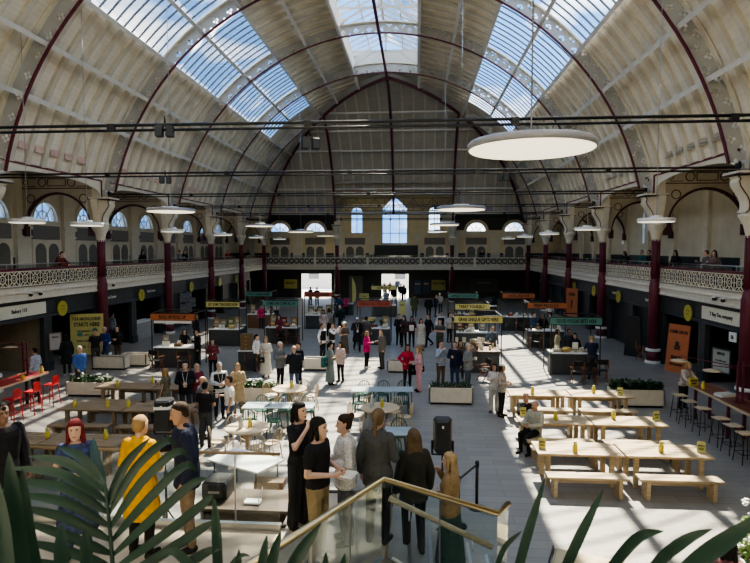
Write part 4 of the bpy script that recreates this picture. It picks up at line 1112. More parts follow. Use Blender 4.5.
def stall(px0, px1, pyb, words, col, nm, label, tx=1., top=WHITE, depth=1.25, cloth=None, ink=INK, n=12, seed=1, zs=2.28, frame_m=BLACK, shelf=False, x_in=None):
    a, b = G(px0, pyb), G(px1, pyb); W = max(1.55, b.x-a.x); x = (a.x+b.x)/2; y = (a.y+b.y)/2
    t = thing('market_stall', label, 'stall', (x, y, 0))
    m = MB(); m.box((0, depth*.3, .44), (W-.06, depth*.6, .88))
    for i in range(4): m.box((-W/2+.06+(W-.12)*(i+.5)/4, -.012, .45), ((W-.2)/4, .02, .76))
    m.build('counter', cloth or SC, t); m = MB(); m.box((0, depth*.3, .91), (W, depth*.6+.1, .05)); m.build('countertop', top, t, bevel=.006)
    for ex in (-1, 1):
        for ey in (-.06, depth): m = MB(); m.box((ex*(W/2+.02), ey, 1.22), (.04, .04, 2.44)); m.build('post', frame_m, t)
    m = MB()
    for ey in (-.06, depth): m.box((0, ey, 2.45), (W+.08, .04, .04))
    for ex in (-1, 1): m.box((ex*(W/2+.02), (depth-.06)/2, 2.45), (.04, depth, .04))
    m.build('top_frame', frame_m, t)
    m = MB(); m.box((0, -.1, zs), (W+.1, .03, .3)); o = m.build('sign_board', col, t); text(words, .21, o, ink, (0, -.12, zs-.005), (PI/2, 0, 0), tx)
    m = MB(); 
    for e in (-1, 1): m.box((0, -.1, zs+e*.145), (W+.1, .036, .012))
    m.build('sign_edge', ink, o)
    if shelf:
        m = MB(); m.box((0, depth-.1, 1.0), (W, .4, .04)); m.box((0, depth-.12, .5), (W, .36, .95), mi=1); m.build('back_shelf', [top, SC], t)
        goods(x-W/2+.1, x+W/2-.1, y+depth-.25, y+depth+.05, 1.02, n, nm+' back shelf', seed+50)
    goods(x-W/2+.12, x+W/2-.12, y+.06, y+depth*.6-.05, .935, n, nm, seed)
    return t
def make_panel(c, h):
    t = thing('framed_picture', '', 'picture'); m = MB(); m.box((0, 0, h/2), (.34, .03, h)); m.build('panel', cmat(c), t)
    m = MB()
    for e in (-1, 1): m.box((e*.17, -.005, h/2), (.025, .05, h+.02)); m.box((0, -.005, h/2+e*h/2), (.36, .05, .025))
    m.build('frame', BROWN, t)
    m = MB(); m.box((0, -.022, h*.62), (.2, .008, h*.25)); m.box((0, -.022, h*.25), (.24, .008, h*.12)); m.build('print', cmat((.55, .5, .4)), t); return t
PANELS = [(n, Repeat(lambda c=c, h=h: make_panel(c, h))) for n, c, h in (('kraft', (.34, .23, .12), .5), ('green', (.13, .2, .06), .55), ('grey', (.25, .25, .24), .45), ('dark red', (.2, .05, .04), .5), ('tan', (.4, .33, .2), .6))]
S = {}
S[13] = stall(551, 598, 375, 'GOOD FOODIE GIFTS HERE', TEAL, 'teal foodie gifts stall', 'market stall with teal sign GOOD FOODIE GIFTS HERE and dark counter, right side', .62, seed=1, n=16)
S[12] = stall(528, 564, 348, 'FRESH PRODUCE !', ORA, 'orange fresh produce stall', 'market stall with orange sign FRESH PRODUCE behind the teal foodie stall', .8, seed=2, n=12)
S[11] = stall(503, 533, 331, 'LOCAL AND FINE', ORA, 'far orange stall', 'far market stall with orange sign LOCAL AND FINE on the right', .8, seed=3)
S[10] = stall(455, 500, 373, 'GRAB UNIQUE GIFTS HERE', YELS, 'unique gifts stall', 'market stall with large yellow sign GRAB UNIQUE GIFTS HERE right of centre', .66, top=BROWN, seed=4, n=14, shelf=True, depth=1.9, zs=2.3)
S[9] = stall(456, 488, 350, 'TREAT YOURSELF !', YELS, 'treat yourself stall', 'market stall with yellow sign TREAT YOURSELF behind the unique gifts stall', .8, seed=5)
S[8] = stall(449, 477, 331, 'SUPPORT LOCAL NOW', TEAL, 'support local stall', 'far market stall with teal sign SUPPORT LOCAL NOW right of centre', .72, seed=6, shelf=True)
S[7] = stall(372, 396, 317, 'COME ON UP', YELS, 'come on up stall', 'far market stall with pale yellow sign before the central entrance', .8, seed=7)
S[6] = stall(358, 390, 345, 'THREADS AND TREASURES', REDP, 'red threads stall', 'market stall with red sign THREADS AND TREASURES in the centre', .66, seed=8, ink=mat('red_ink', (.09, .02, .015), .6))
S[5] = stall(305, 332, 329, 'GORGEOUS GOODIES', REDP, 'red goodies stall', 'market stall with red sign before the bright left doorway', .72, seed=9, shelf=True)
S[4] = stall(265, 298, 344, 'COME ONE COME ALL IN', TEAL, 'teal come all stall', 'market stall with teal sign COME ONE COME ALL left of centre', .66, seed=10, n=14)
S[3] = stall(247, 272, 328, 'GREAT HIDDEN GEMS', TEAL, 'hidden gems stall', 'far market stall with teal sign GREAT HIDDEN GEMS on the left', .72, cloth=cmat((.2, .12, .07)), seed=11)
S[2] = stall(208, 240, 346, 'GET SOME TREASURES NOW', YELS, 'treasures stall', 'market stall with pale yellow sign GET SOME TREASURES on the left', .6, seed=12, n=16, shelf=True)
S[1] = stall(153, 196, 368, 'ROLL UP ROLL UP', ORA, 'roll up stall', 'market stall with orange sign ROLL UP ROLL UP and pale cloth on the left', .72, cloth=mat('stall_cloth_dark', (.06, .06, .06), .9), seed=13, n=8)
m = MB(); m.box((0, -.1, 2.06), (1.7, .02, .12)); m.build('sign_strip', WHITE, S[1])
# wooden drawer cabinet stall
p = G(248, 371); t = thing('display_cabinet_counter', 'dark display counter with a brown drawer cabinet beside the women in cream', 'counter', (p.x, p.y, 0)); m = MB(); m.box((0, .3, .42), (.85, .6, .84)); m.build('counter', SC, t); m = MB(); m.box((0, .3, .86), (.92, .66, .04)); m.build('countertop', WHITE, t)
q = thing('drawer_cabinet', 'brown wooden cabinet of small drawers on the dark display counter', 'cabinet', (p.x-.12, p.y+.3, .88)); m = MB(); m.box((0, 0, .35), (.5, .36, .7)); m.build('carcass', BROWN, q)
for i in range(4):
    m = MB(); m.box((0, -.19, .09+.165*i), (.44, .02, .14)); o = m.build('drawer', mat('drawer_wood', (.2, .12, .06), .5, var=.2), q); m = MB(); m.box((0, -.21, .09+.165*i), (.08, .02, .02)); m.build('knob', BRASS, o)
# further back: plain dark counters
for px0, px1, py, lb in [(468, 500, 321, 'long dark counter with pale top left of the far orange stall'), (330, 350, 318, 'low dark counter beyond the red goodies stall')]:
    a, b = G(px0, py), G(px1, py); t = thing('market_counter', lb, 'counter', ((a.x+b.x)/2, a.y+(.9 if 'kraft' in lb else 2.0), 0)); W = b.x-a.x; m = MB(); m.box((0, .3, .44), (W, .6, .88)); m.build('counter', cmat((.2, .12, .07)) if 'kraft' in lb else SC, t); m = MB(); m.box((0, .3, .91), (W+.08, .7, .05)); m.build('countertop', WHITE, t)
# dark domed oven
p = G(492, 318); t = thing('domed_oven', 'black domed oven on a stand behind the treat yourself stall', 'oven', (p.x, p.y+1.2, 0)); m = MB(); m.lathe([(.55, .95), (.58, 1.0), (.5, 1.3), (.3, 1.5), (.02, 1.56)], n=20); m.build('dome', BLACK, t)
m = MB()
for e in (-1, 1):
    for f in (-1, 1): m.beam((e*.4, f*.4, 0), (e*.38, f*.38, .96), .06)
m.box((0, 0, .93), (1.1, 1.1, .06)); m.build('stand', BLACK, t)
# A-boards and small yellow banners
def aboard(px, py, w, h, col, txt, label):
    p = G(px, py); t = thing('a_board_sign', label, 'sign board', (p.x, p.y, 0))
    for e in (-1, 1):
        m = MB(); m.box((0, 0, h/2), (w, .025, h)); o = m.build('panel', col, t); o.location = (0, e*.14, 0); o.rotation_euler = (e*.12, 0, 0)
        if e < 0: text(txt, .16, o, INK, (0, -.02, h*.7), (PI/2, 0, 0), .8)
aboard(364, 303.5, .95, 1.0, YELS, 'TODAY', 'yellow folding sign board left of the central entrance stall')
aboard(402, 314, .5, 1.05, YELS, 'ENTRY', 'narrow yellow folding sign board right of the central counter')
# director chairs
def make_dchair():
    t = thing('director_chair', '', 'chair')
    for e in (-1, 1):
        m = MB(); m.beam((e*.25, -.2, 0), (e*.25, .2, .62), .03); m.beam((e*.25, .2, 0), (e*.25, -.2, .62), .03); m.box((e*.25, 0, .62), (.05, .46, .025)); m.box((e*.25, .2, .75), (.03, .03, .3)); m.build('side_frame', mat('chair_red_wood', (.22, .08, .035), .5, var=.2), t)
    m = MB(); m.box((0, 0, .44), (.5, .4, .02)); m.build('seat', BLACK, t); m = MB(); m.box((0, .2, .8), (.52, .02, .2)); m.build('backrest', BLACK, t); return t
dch = Repeat(make_dchair)
for px, py, rz, lb in [(578, 383, PI, 'left of three before the teal foodie stall'), (589, 384, PI, 'middle of three before the teal foodie stall'), (600, 381, PI, 'right of three before the teal foodie stall'), (157, 370, PI-.3, 'before the orange roll up stall'), (184, 371, PI+.2, 'at the right end of the orange roll up stall'),
                       (484, 381, -1.2, 'at the camera end of the unique gifts stall'), (640, 360, 1.2, 'by the nearest right column base'), (520, 333, PI, 'before the far orange stall'), (535, 350, PI, 'left of two before the fresh produce stall'), (547, 350, PI, 'right of two before the fresh produce stall'), (282, 346, PI, 'before the teal come all stall'), (294, 345, PI-.3, 'second before the teal come all stall'), (251, 374, PI+.3, 'before the drawer cabinet counter')]:
    p = G(px, py); dch((p.x, p.y, 0), rz, 'folding director chair with black canvas, %s' % lb, 'director chairs at the stalls')
# flowers in pots on the red threads stall
for px, nm, fl in ((371, 'yellow white flowers', 1), (382, 'dark green leaves', 0)):
    p = G(px, 344); t = thing('flower_bucket', 'bucket of %s on the red threads stall counter' % nm, 'flowers', (p.x, p.y+.35, .935)); m = MB(); m.lathe([(.1, 0), (.14, .22)], n=12); m.build('bucket', SC, t)
    m = MB(); leaves(m, 70, .14, .12, .18, .16, .04, .2); m.build('foliage', LEAF, t, recalc=False)
    if fl:
        m = MB()
        for _ in range(26): m.lathe([(.005, -.03), (.05, 0), (.06, .03), (.01, .04)], (random.uniform(-.2, .2), random.uniform(-.15, .15), random.uniform(.32, .5)), 7)
        m.build('blossom', mat('pale_yellow_petal', (.8, .74, .4), .6), t)
# grey cabinet fridge in the Spice Corner doorway, counter beyond
p = Vector((-14.4, 28.4, 0)); t = thing('display_fridge', 'pale grey fridge standing in the Spice Corner doorway', 'fridge', p); m = MB(); m.box((0, 0, .85), (.7, .7, 1.7)); m.build('body', mat('fridge_grey', (.32, .32, .31), .4), t); m = MB(); m.box((.36, 0, .9), (.03, .6, 1.5)); o = m.build('door', mat('fridge_door', (.05, .06, .06), .2), t); m = MB(); m.box((.39, .25, .9), (.03, .03, .5)); m.build('handle', STEEL, o)
t = thing('shop_counter', 'grey counter with shelves of brown goods in the third left shop front', 'counter', (-14.0, 32.3, 0)); m = MB(); m.box((0, 0, .5), (.6, 2.2, 1.0)); m.build('counter', mat('counter_grey', (.3, .3, .29), .5), t); m = MB(); m.box((0, 0, 1.02), (.7, 2.3, .05)); m.build('countertop', WHITE, t)
t = thing('goods_shelf', 'brown shelves of goods behind the grey counter on the left', 'shelf', (-15.4, 31.6, 0)); m = MB()
for z in (.3, .8, 1.3, 1.8, 2.2): m.box((0, 0, z), (.4, 1.6, .04))
for e in (-1, 1): m.box((0, e*.8, 1.1), (.4, .04, 2.2))
m.box((-.18, 0, 1.1), (.03, 1.6, 2.2)); m.build('shelving', BROWN, t)
# tall dark folded screen by the right shutters
t = thing('folding_screen', 'tall black folded screen leaning by the closed right shop fronts', 'screen', (12.9, 28.6, 0), -.9); m = MB(); m.prism([(-.45, 0), (.45, 0), (.38, 2.0), (-.3, 2.0)], -.05, .05, 'y'); m.build('panel', BLACK, t); m = MB(); m.prism([(-.4, 0), (.4, 0), (.33, 1.95), (-.3, 1.95)], .1, .16, 'y'); m.build('panel', BLACK, t)
for k, n_, ids, y_ in ((2, 'treasures stall', (0, 2, 1, 4), .62), (4, 'teal come all stall', (4, 3, 0), .62), (5, 'red goodies stall', (2, 0, 4), .6), (9, 'treat yourself stall', (3, 0, 2), .62), (6, 'red threads stall', (0, 4), .6), (3, 'hidden gems stall', (4, 2), .6), (1, 'roll up stall', (2,), .55), (8, 'support local stall', (2, 4), .6)):
    o = S[k].location
    for q, i in enumerate(ids):
        PANELS[i][1]((o.x-.6+1.2*q/max(1, len(ids)-1)*(1 if len(ids) > 1 else .3), o.y+y_, .935), random.uniform(-.08, .08), '%s framed picture on the %s, %s from the left' % (PANELS[i][0], n_, NTH[q]), 'display panels on the '+n_)
# ================================================================== PEOPLE
EYE = mat('eye_dark', (.02, .015, .012), .3, var=0); LIP = mat('lip_tone', (.35, .12, .1), .5, var=.05)
SKIN = [mat('skin_fair', (.56, .36, .27), .5, var=.06, scale=20), mat('skin_tan', (.42, .25, .17), .5, var=.06, scale=20), mat('skin_brown', (.20, .11, .07), .5, var=.06, scale=20), mat('skin_pale', (.64, .45, .36), .5, var=.06, scale=20)]
def V(*a): return Vector(a)
def cap(mb, p, q, r1, r2, n=8):
    """tapered limb with rounded ends"""
    p, q = Vector(p), Vector(q); d = (q-p).normalized()
    pts = [p-d*r1*.95, p-d*r1*.6, p, q, q+d*r2*.6, q+d*r2*.95]; rs = [r1*.3, r1*.8, r1, r2, r2*.8, r2*.3]
    mb.tube(pts, rs, n)
def loft(mb, secs, n=14, f=None):
    """ellipse sections (x, y, z, rx, ry)"""
    vs, fs = [], []
    for x, y, z, rx, ry in secs:
        for k in range(n):
            t = 2*PI*k/n; p = V(x+rx*math.cos(t), y+ry*math.sin(t), z); vs.append(f(p) if f else p)
    for i in range(len(secs)-1):
        for k in range(n): k2 = (k+1) % n; fs.append((i*n+k, i*n+k2, (i+1)*n+k2, (i+1)*n+k))
    fs += [tuple(range(n-1, -1, -1)), tuple(range((len(secs)-1)*n, len(secs)*n))]
    mb.add(vs, fs, 0, True)
def remesh(mb, vox, it=2):
    me = mb.mesh('tmp')
    import bmesh
    bm = bmesh.new(); bm.from_mesh(me); bmesh.ops.recalc_face_normals(bm, faces=bm.faces); bm.to_mesh(me); bm.free()
    o = bpy.data.objects.new('tmp', me); COL.objects.link(o)
    md = o.modifiers.new('r', 'REMESH'); md.mode = 'VOXEL'; md.voxel_size = vox; md.use_smooth_shade = True
    if it: sm = o.modifiers.new('s', 'SMOOTH'); sm.factor = .5; sm.iterations = it
    dg = bpy.context.evaluated_depsgraph_get(); dg.update(); out = bpy.data.meshes.new_from_object(o.evaluated_get(dg))
    bpy.data.objects.remove(o); bpy.data.meshes.remove(me)
    out.polygons.foreach_set('use_smooth', [True]*len(out.polygons)); out.materials.clear()
    return out
POSES = {
 'stand': {}, 
 'hold': dict(R=((-.25, .02, 1.14), (-.07, -.25, 1.19))),
 'holdL': dict(L=((.25, .02, 1.14), (.07, -.25, 1.17))),
 'both': dict(R=((-.25, .0, 1.13), (-.06, -.25, 1.1)), L=((.25, .0, 1.13), (.06, -.26, 1.13))),
 'cross': dict(R=((-.25, -.04, 1.15), (.1, -.2, 1.16)), L=((.25, -.04, 1.15), (-.1, -.19, 1.2))),
 'mouth': dict(R=((-.24, -.12, 1.18), (-.05, -.19, 1.42)), L=((.24, .0, 1.13), (-.05, -.2, 1.1))),
 'raise': dict(R=((-.23, -.2, 1.28), (-.08, -.36, 1.5)), L=((.23, -.2, 1.28), (.08, -.36, 1.5))),
 'hip': dict(R=((-.36, .06, 1.18), (-.19, -.06, 1.02)), L=((.25, .0, 1.13), (.08, -.24, 1.08))),
 'walk': dict(legs=(((.1, -.16, .5), (.1, -.2, .09)), ((-.1, -.02, .49), (-.1, .3, .16))), R=((-.25, -.06, 1.15), (-.22, -.22, .94)), L=((.25, .1, 1.15), (.24, .14, .9))),
 'walkhold': dict(legs=(((.1, -.16, .5), (.1, -.2, .09)), ((-.1, -.02, .49), (-.1, .3, .16))), R=((-.25, .02, 1.14), (-.07, -.25, 1.19)), L=((.25, .1, 1.15), (.24, .1, .9))),
 'lean': dict(lean=.42, R=((-.27, -.38, 1.1), (-.08, -.55, 1.06)), L=((.27, -.38, 1.1), (.08, -.57, 1.07)), rawarms=True),
 'reach': dict(lean=.3, R=((-.26, -.32, 1.12), (-.14, -.55, 1.0)), L=((.26, -.3, 1.1), (.1, -.52, 1.0)), rawarms=True),
 'look': dict(lean=.1, headp=.45, R=((-.25, .0, 1.13), (-.06, -.25, 1.1)), L=((.25, .0, 1.13), (.06, -.26, 1.13))),
 'sit': dict(sit=True, R=((-.25, -.08, 1.16), (-.12, -.34, 1.12)), L=((.25, -.08, 1.16), (.1, -.34, 1.14))),
 'sitface': dict(sit=True, R=((-.24, -.2, 1.2), (-.05, -.2, 1.44)), L=((.25, -.08, 1.16), (.1, -.34, 1.14))),
 'navy': dict(lean=.06, headp=.25, R=((-.26, .02, 1.14), (-.16, -.27, 1.2)), L=((.27, .05, 1.15), (.26, -.06, .9))),
 'chat': dict(R=((-.26, .0, 1.14), (-.2, -.28, 1.24)), L=((.25, .0, 1.13), (.06, -.26, 1.06))),
 'chin': dict(R=((-.23, -.1, 1.15), (-.04, -.17, 1.36)), L=((.25, .03, 1.13), (.2, -.14, .95)), headp=.2),
}
def T_up(pose):
    P = POSES[pose]; ln = P.get('lean', 0); dz = -.40 if P.get('sit') else 0; cs, sn = math.cos(ln), math.sin(ln)
    def f(p):
        w = min(1, max(0, (p.z-.9)/.25)); l_ = ln*w; c, s = math.cos(l_), math.sin(l_); y, z = p.y, p.z-.95
        return V(p.x, y*c-z*s, .95+y*s+z*c+dz) if z > 0 else V(p.x, p.y, p.z+dz)
    return f
def joints(pose, fem):
    P = POSES[pose]; f = T_up(pose); w = .165 if fem else .19
    J = {}
    for k, sg in (('L', 1), ('R', -1)):
        sh = V(sg*(w-.012), .01, 1.385)
        e, wr = P.get(k, ((sg*.25, .04, 1.14), (sg*.26, -.04, .89)))
        raw = P.get('rawarms'); e, wr = V(*e), V(*wr)
        if fem: e.x *= .92; wr.x *= .95
        J[k] = (f(sh), e if raw else f(e), wr if raw else f(wr))
    if P.get('sit'): J['legs'] = [(V(sg*.09, -.02, .53), V(sg*.12, -.43, .5), V(sg*.13, -.40, .08), V(sg*.14, -.56, .035)) for sg in (1, -1)]
    elif 'legs' in P: J['legs'] = [(V(sg*.09, 0, .92), V(*k_), V(*a), V(a[0], a[1]-.15, .035 if a[2] < .12 else a[2]-.1)) for sg, (k_, a) in zip((1, -1), P['legs'])]
    else: J['legs'] = [(V(sg*.09, 0, .92), V(sg*.1, -.012, .49), V(sg*.105, .02, .08), V(sg*.13, -.14, .035)) for sg in (1, -1)]
    hp = P.get('headp', 0)+P.get('lean', 0)*.3; nb = f(V(0, .01, 1.47)); J['headp'] = hp
    def hf(p):           # head space: origin at the middle of the head
        c, s = math.cos(hp), math.sin(hp); y, z = p.y, p.z+.06; y, z = y*c-z*s, y*s+z*c-.06
        return V(p.x, y, z)+f(V(0, -.02, 1.605))
    J['hf'] = hf; J['neck'] = nb; J['f'] = f
    return J
TORSO = {0: [(.83, .16, .11), (.93, .17, .12), (1.05, .155, .108), (1.2, .172, .12), (1.33, .19, .12), (1.40, .17, .1), (1.445, .11, .075), (1.475, .06, .06)],
         1: [(.83, .17, .118), (.92, .178, .125), (1.04, .138, .1), (1.14, .14, .102), (1.25, .155, .128), (1.34, .16, .108), (1.40, .14, .088), (1.44, .09, .066), (1.47, .05, .052)]}
def torso(mb, pose, fem, z0, z1, inf, J, flare=None):
    s = []
    for z, rx, ry in TORSO[fem]:
        if z0-.001 <= z <= z1: s.append((0, -.015 if fem and 1.2 < z < 1.3 else 0, z, rx+inf, ry+inf))
    if z0 < .83: s = [(0, 0, z0, *(flare or (.17+inf, .125+inf)))]+([(0, 0, (z0+.83)/2, .178+inf, .13+inf)] if not flare else [(0, 0, (z0+.85)/2, (flare[0]+.17)/2+inf, (flare[1]+.12)/2+inf)])+s
    loft(mb, s, 16, J['f'])
def hand(mb, wr, el, sg, det):
    d = (wr-el).normalized(); n = V(-sg, 0, 0); n = (n-d*n.dot(d)); n = n.normalized() if n.length > .1 else V(0, -1, 0); s = d.cross(n).normalized()
    pe = wr+d*.085; r = .0085 if det else .011
    for o in (-.028, -.009, .01, .028): cap(mb, wr+s*o*.6, pe+s*o*1.05, .016, .0135, 6)
    for i, (o, l) in enumerate(((-.03, .062), (-.01, .074), (.01, .078), (.03, .07))):
        a = pe+s*o*1.15; b = a+(d*.8+n*.55+s*o*4).normalized()*l*.55; c = b+(d*.25+n*.95).normalized()*l*.5; cap(mb, a, b, r, r*.95, 6); cap(mb, b, c, r*.95, r*.8, 6)
    a = wr+d*.03+s*.028; b = a+(d*.6+s*.7+n*.35).normalized()*.05; c = b+(d*.8+n*.5+s*.1).normalized()*.035; cap(mb, a, b, .013, .011, 6); cap(mb, b, c, .011, .009, 6)
def m_body(pose, fem, vox):
    J = joints(pose, fem); mb = MB(); g = 0.9 if fem else 1.0
    torso(mb, pose, fem, .83, 2, 0, J)
    cap(mb, J['neck']+V(0, .01, -.03), J['hf'](V(0, .02, -.05)), .054*g, .052*g, 10)
    hd = [(0, -.052, -.122, .022, .022), (0, -.042, -.108, .044, .046), (0, -.022, -.075, .06, .072), (0, -.008, -.035, .069, .086), (0, 0, .01, .074, .094), (0, .006, .05, .075, .096), (0, .01, .085, .064, .082), (0, .012, .108, .042, .056), (0, .012, .12, .016, .02)]
    loft(mb, hd, 14, J['hf']); h = J['hf']
    cap(mb, h(V(0, -.088, .016)), h(V(0, -.108, -.03)), .009, .015, 6)
    cap(mb, h(V(-.018, -.083, -.068)), h(V(.018, -.083, -.068)), .0085, .0085, 6); cap(mb, h(V(0, -.085, -.1)), h(V(0, -.07, -.105)), .016, .016, 6)
    for e in (-1, 1):
        cap(mb, h(V(e*.045, -.078, .034)), h(V(e*.018, -.09, .034)), .009, .009, 6)
        cap(mb, h(V(e*.077, .012, .02)), h(V(e*.074, .004, -.025)), .014, .01, 6)
    for k, sg in (('L', 1), ('R', -1)):
        sh, el, wr = J[k]; cap(mb, sh, el, .052*g, .041*g); cap(mb, el, wr, .041*g, .027*g); hand(mb, wr, el, sg, vox < .01)
    for hp, kn, an, to in J['legs']:
        cap(mb, hp, kn, .088*(1.03 if fem else 1), .056); cap(mb, kn, kn+(an-kn)*.35+V(0, .012, 0), .052, .053); cap(mb, kn+(an-kn)*.35+V(0, .012, 0), an, .053, .036); cap(mb, an+V(0, .02, -.03), to, .038, .03)
    me = remesh(mb, vox, 2)
    eyes = [h(V(e*.031, -.088, .018)) for e in (-1, 1)]; lip = h(V(0, -.09, -.068))
    lim = max(.0105, vox*.75)
    for p in me.polygons:
        c = p.center
        if any((c-e).length < lim for e in eyes): p.material_index = 1
        elif abs(c.x-lip.x) < .022 and abs((c-lip).z) < max(.007, vox*.5) and (c-lip).length < .035 and c.y < lip.y+.012: p.material_index = 2
    return me
def sleeve(mb, J, k, frac, inf, g=1.):
    sh, el, wr = J[k]
    if frac <= 1: cap(mb, sh, sh+(el-sh)*frac, .056*g+inf, .05*g+inf)
    else: cap(mb, sh, el, .056*g+inf, .047*g+inf); cap(mb, el, el+(wr-el)*(frac-1), .047*g+inf, .036*g+inf)
def m_top(pose, fem, kind, vox):
    J = joints(pose, fem); mb = MB(); g = .92 if fem else 1.
    K = {'tee': (.84, 1.455, .014, .6), 'shirt': (.82, 1.465, .016, 1.9), 'jacket': (.76, 1.47, .028, 1.95), 'coat': (.5, 1.475, .032, 1.95), 'vest': (.85, 1.44, .02, .0), 'blouse': (.78, 1.45, .028, 1.55), 'dress': (.36, 1.44, .014, .35), 'maxi': (.14, 1.45, .016, .9), 'long': (.6, 1.46, .018, .7)}[kind]
    z0 = K[0]; sit = POSES[pose].get('sit')
    if sit: z0 = max(z0, .8)
    fl = None
    if z0 < .83 and kind in ('dress', 'maxi'): fl = (.25, .2)
    elif kind == 'coat': fl = (.23, .17)
    torso(mb, pose, fem, z0, K[1], K[2], J, fl)
    if kind not in ('dress', 'tee', 'maxi'): cap(mb, J['f'](V(-.045, .02, 1.455)), J['f'](V(.045, .02, 1.455)), .045, .045)
    if K[3]:
        for k in 'LR': sleeve(mb, J, k, K[3], K[2]*.75, g)
    return remesh(mb, vox, 2)
def m_bottom(pose, fem, kind, vox):
    J = joints(pose, fem); mb = MB(); f = J['f']
    if kind == 'skirt': loft(mb, [(0, 0, .45, .22, .18), (0, 0, .7, .2, .155), (0, 0, .9, .185, .135), (0, 0, 1.02, .15, .112)], 16)
    elif kind == 'longskirt': loft(mb, [(0, 0, .16, .26, .22), (0, 0, .6, .21, .17), (0, 0, .9, .185, .135), (0, 0, 1.02, .15, .112)], 16)
    else:
        w = {'trousers': .0, 'wide': .03, 'slim': -.008}[kind]
        loft(mb, [(0, 0, .80, .15, .11), (0, 0, .85, .175, .125), (0, 0, .94, .183, .133), (0, 0, 1.0, .168, .12), (0, 0, 1.03, .158, .114)], 16, f)
        for hp, kn, an, to in J['legs']: cap(mb, hp, kn, .1, .07+w*.6); cap(mb, kn, an+V(0, .005, .02), .068+w*.6, .055+w)
    return remesh(mb, vox, 2)
def m_shoes(pose, fem, vox):
    J = joints(pose, fem); mb = MB()
    for hp, kn, an, to in J['legs']: cap(mb, an+V(0, .03, -.035), to+V(0, .01, 0), .045, .036); cap(mb, an+V(0, .02, -.03), an+V(0, .01, .01), .044, .042)
    return remesh(mb, vox, 1)
def m_hair(pose, fem, style, vox):
    J = joints(pose, fem); h = J['hf']; mb = MB()
    if style == 'capbald':
        return None
    top = [(0, .03, -.07, .05, .06), (0, .032, -.03, .074, .078), (0, .026, .02, .083, .09), (0, .016, .06, .085, .1), (0, .012, .095, .072, .09), (0, .012, .122, .045, .06), (0, .012, .134, .015, .02)]
    if style in ('short', 'beard'): top = [(0, .062, -.06, .045, .04), (0, .052, -.02, .074, .06), (0, .042, .025, .080, .076), (0, .028, .066, .081, .09), (0, .018, .098, .067, .082), (0, .016, .122, .04, .052), (0, .016, .13, .014, .02)]
    if style == 'fringe_bald': loft(mb, [(0, .06, -.05, .05, .045), (0, .05, -.01, .078, .062), (0, .05, .035, .08, .06), (0, .06, .05, .06, .04)], 14, h)
    else: loft(mb, top, 16, h)
    if style == 'beard': loft(mb, [(0, -.05, -.135, .02, .02), (0, -.04, -.115, .05, .055), (0, -.022, -.085, .066, .074), (0, -.004, -.058, .07, .07)], 14, h)
    if style == 'long':
        for x in (-.06, -.03, 0, .03, .06): cap(mb, h(V(x, .06, .03)), h(V(x*1.5, .085+.01*math.cos(x*40), -.27)), .035, .03, 7)
        for e in (-1, 1): cap(mb, h(V(e*.075, .0, .03)), h(V(e*.085, -.01, -.2)), .026, .024, 7)
    if style == 'bob':
        for x in (-.05, 0, .05): cap(mb, h(V(x, .06, .03)), h(V(x*1.4, .07, -.13)), .038, .034, 7)
        for e in (-1, 1): cap(mb, h(V(e*.075, .0, .03)), h(V(e*.08, -.02, -.11)), .028, .026, 7)
    if style == 'pony': cap(mb, h(V(0, .09, .07)), h(V(0, .13, .02)), .034, .036, 7); cap(mb, h(V(0, .13, .02)), h(V(.01, .11, -.3)), .036, .018, 7)
    if style == 'bun': cap(mb, h(V(0, .09, .09)), h(V(0, .1, .1)), .045, .045, 8)
    return remesh(mb, vox, 2)
def m_cap(pose, fem, vox):
    J = joints(pose, fem); h = J['hf']; mb = MB()
    loft(mb, [(0, .012, .055, .088, .108), (0, .012, .09, .086, .104), (0, .012, .125, .06, .075), (0, .012, .142, .02, .025)], 16, h); loft(mb, [(0, -.1, .055, .065, .06), (0, -.1, .068, .06, .055)], 14, h)
    return remesh(mb, .009, 1)
MC = {}; PEOPLE = {}
def cached(key, fn):
    if key not in MC: MC[key] = fn()
    return MC[key]
def mobj(name, me, mats, parent):
    while len(me.materials) < len(mats): me.materials.append(None)
    o = bpy.data.objects.new(name, me); COL.objects.link(o); o.parent = parent
    for i, m_ in enumerate(mats): o.material_slots[i].link = 'OBJECT'; o.material_slots[i].material = m_
    return o
def person(loc, rz, H, fem, pose, top, tc, bot, bc, hair, hc, skin, label, group=None, shoes=(.02, .018, .016), hat=None, vox=.016, over=None):
    t = thing('person', label, 'person', loc, rz, group, scale=H/1.725); PEOPLE[label] = (t, pose, int(fem), H, Vector(loc), rz)
    fem = int(fem); b = mobj('body', cached(('b', pose, fem, vox), lambda: m_body(pose, fem, vox)), [SKIN[skin], EYE, LIP], t)
    nm = {'tee': 'shirt', 'shirt': 'shirt', 'jacket': 'jacket', 'coat': 'coat', 'vest': 'waistcoat', 'blouse': 'blouse', 'dress': 'dress', 'maxi': 'dress', 'long': 'tunic'}
    mobj(nm[top], cached(('t', pose, fem, top, vox), lambda: m_top(pose, fem, top, vox)), [tc if not isinstance(tc, tuple) else cmat(tc)], t)
    if over: mobj(nm[over[0]], cached(('t', pose, fem, over[0], vox), lambda: m_top(pose, fem, over[0], vox)), [cmat(over[1])], t)
    if bot: mobj('skirt' if 'skirt' in bot else 'trousers', cached(('l', pose, fem, bot, vox), lambda: m_bottom(pose, fem, bot, vox)), [bc if not isinstance(bc, tuple) else cmat(bc)], t)
    mobj('shoes', cached(('s', pose, fem, vox), lambda: m_shoes(pose, fem, max(vox, .01))), [cmat(shoes)], t)
    if hair and hair != 'bald': mobj('hair', cached(('h', pose, fem, hair, vox), lambda: m_hair(pose, fem, hair, min(vox, .011))), [cmat(hc)], t)
    if hat: mobj('hat', cached(('c', pose, fem), lambda: m_cap(pose, fem, vox)), [cmat(hat)], t)
    return t
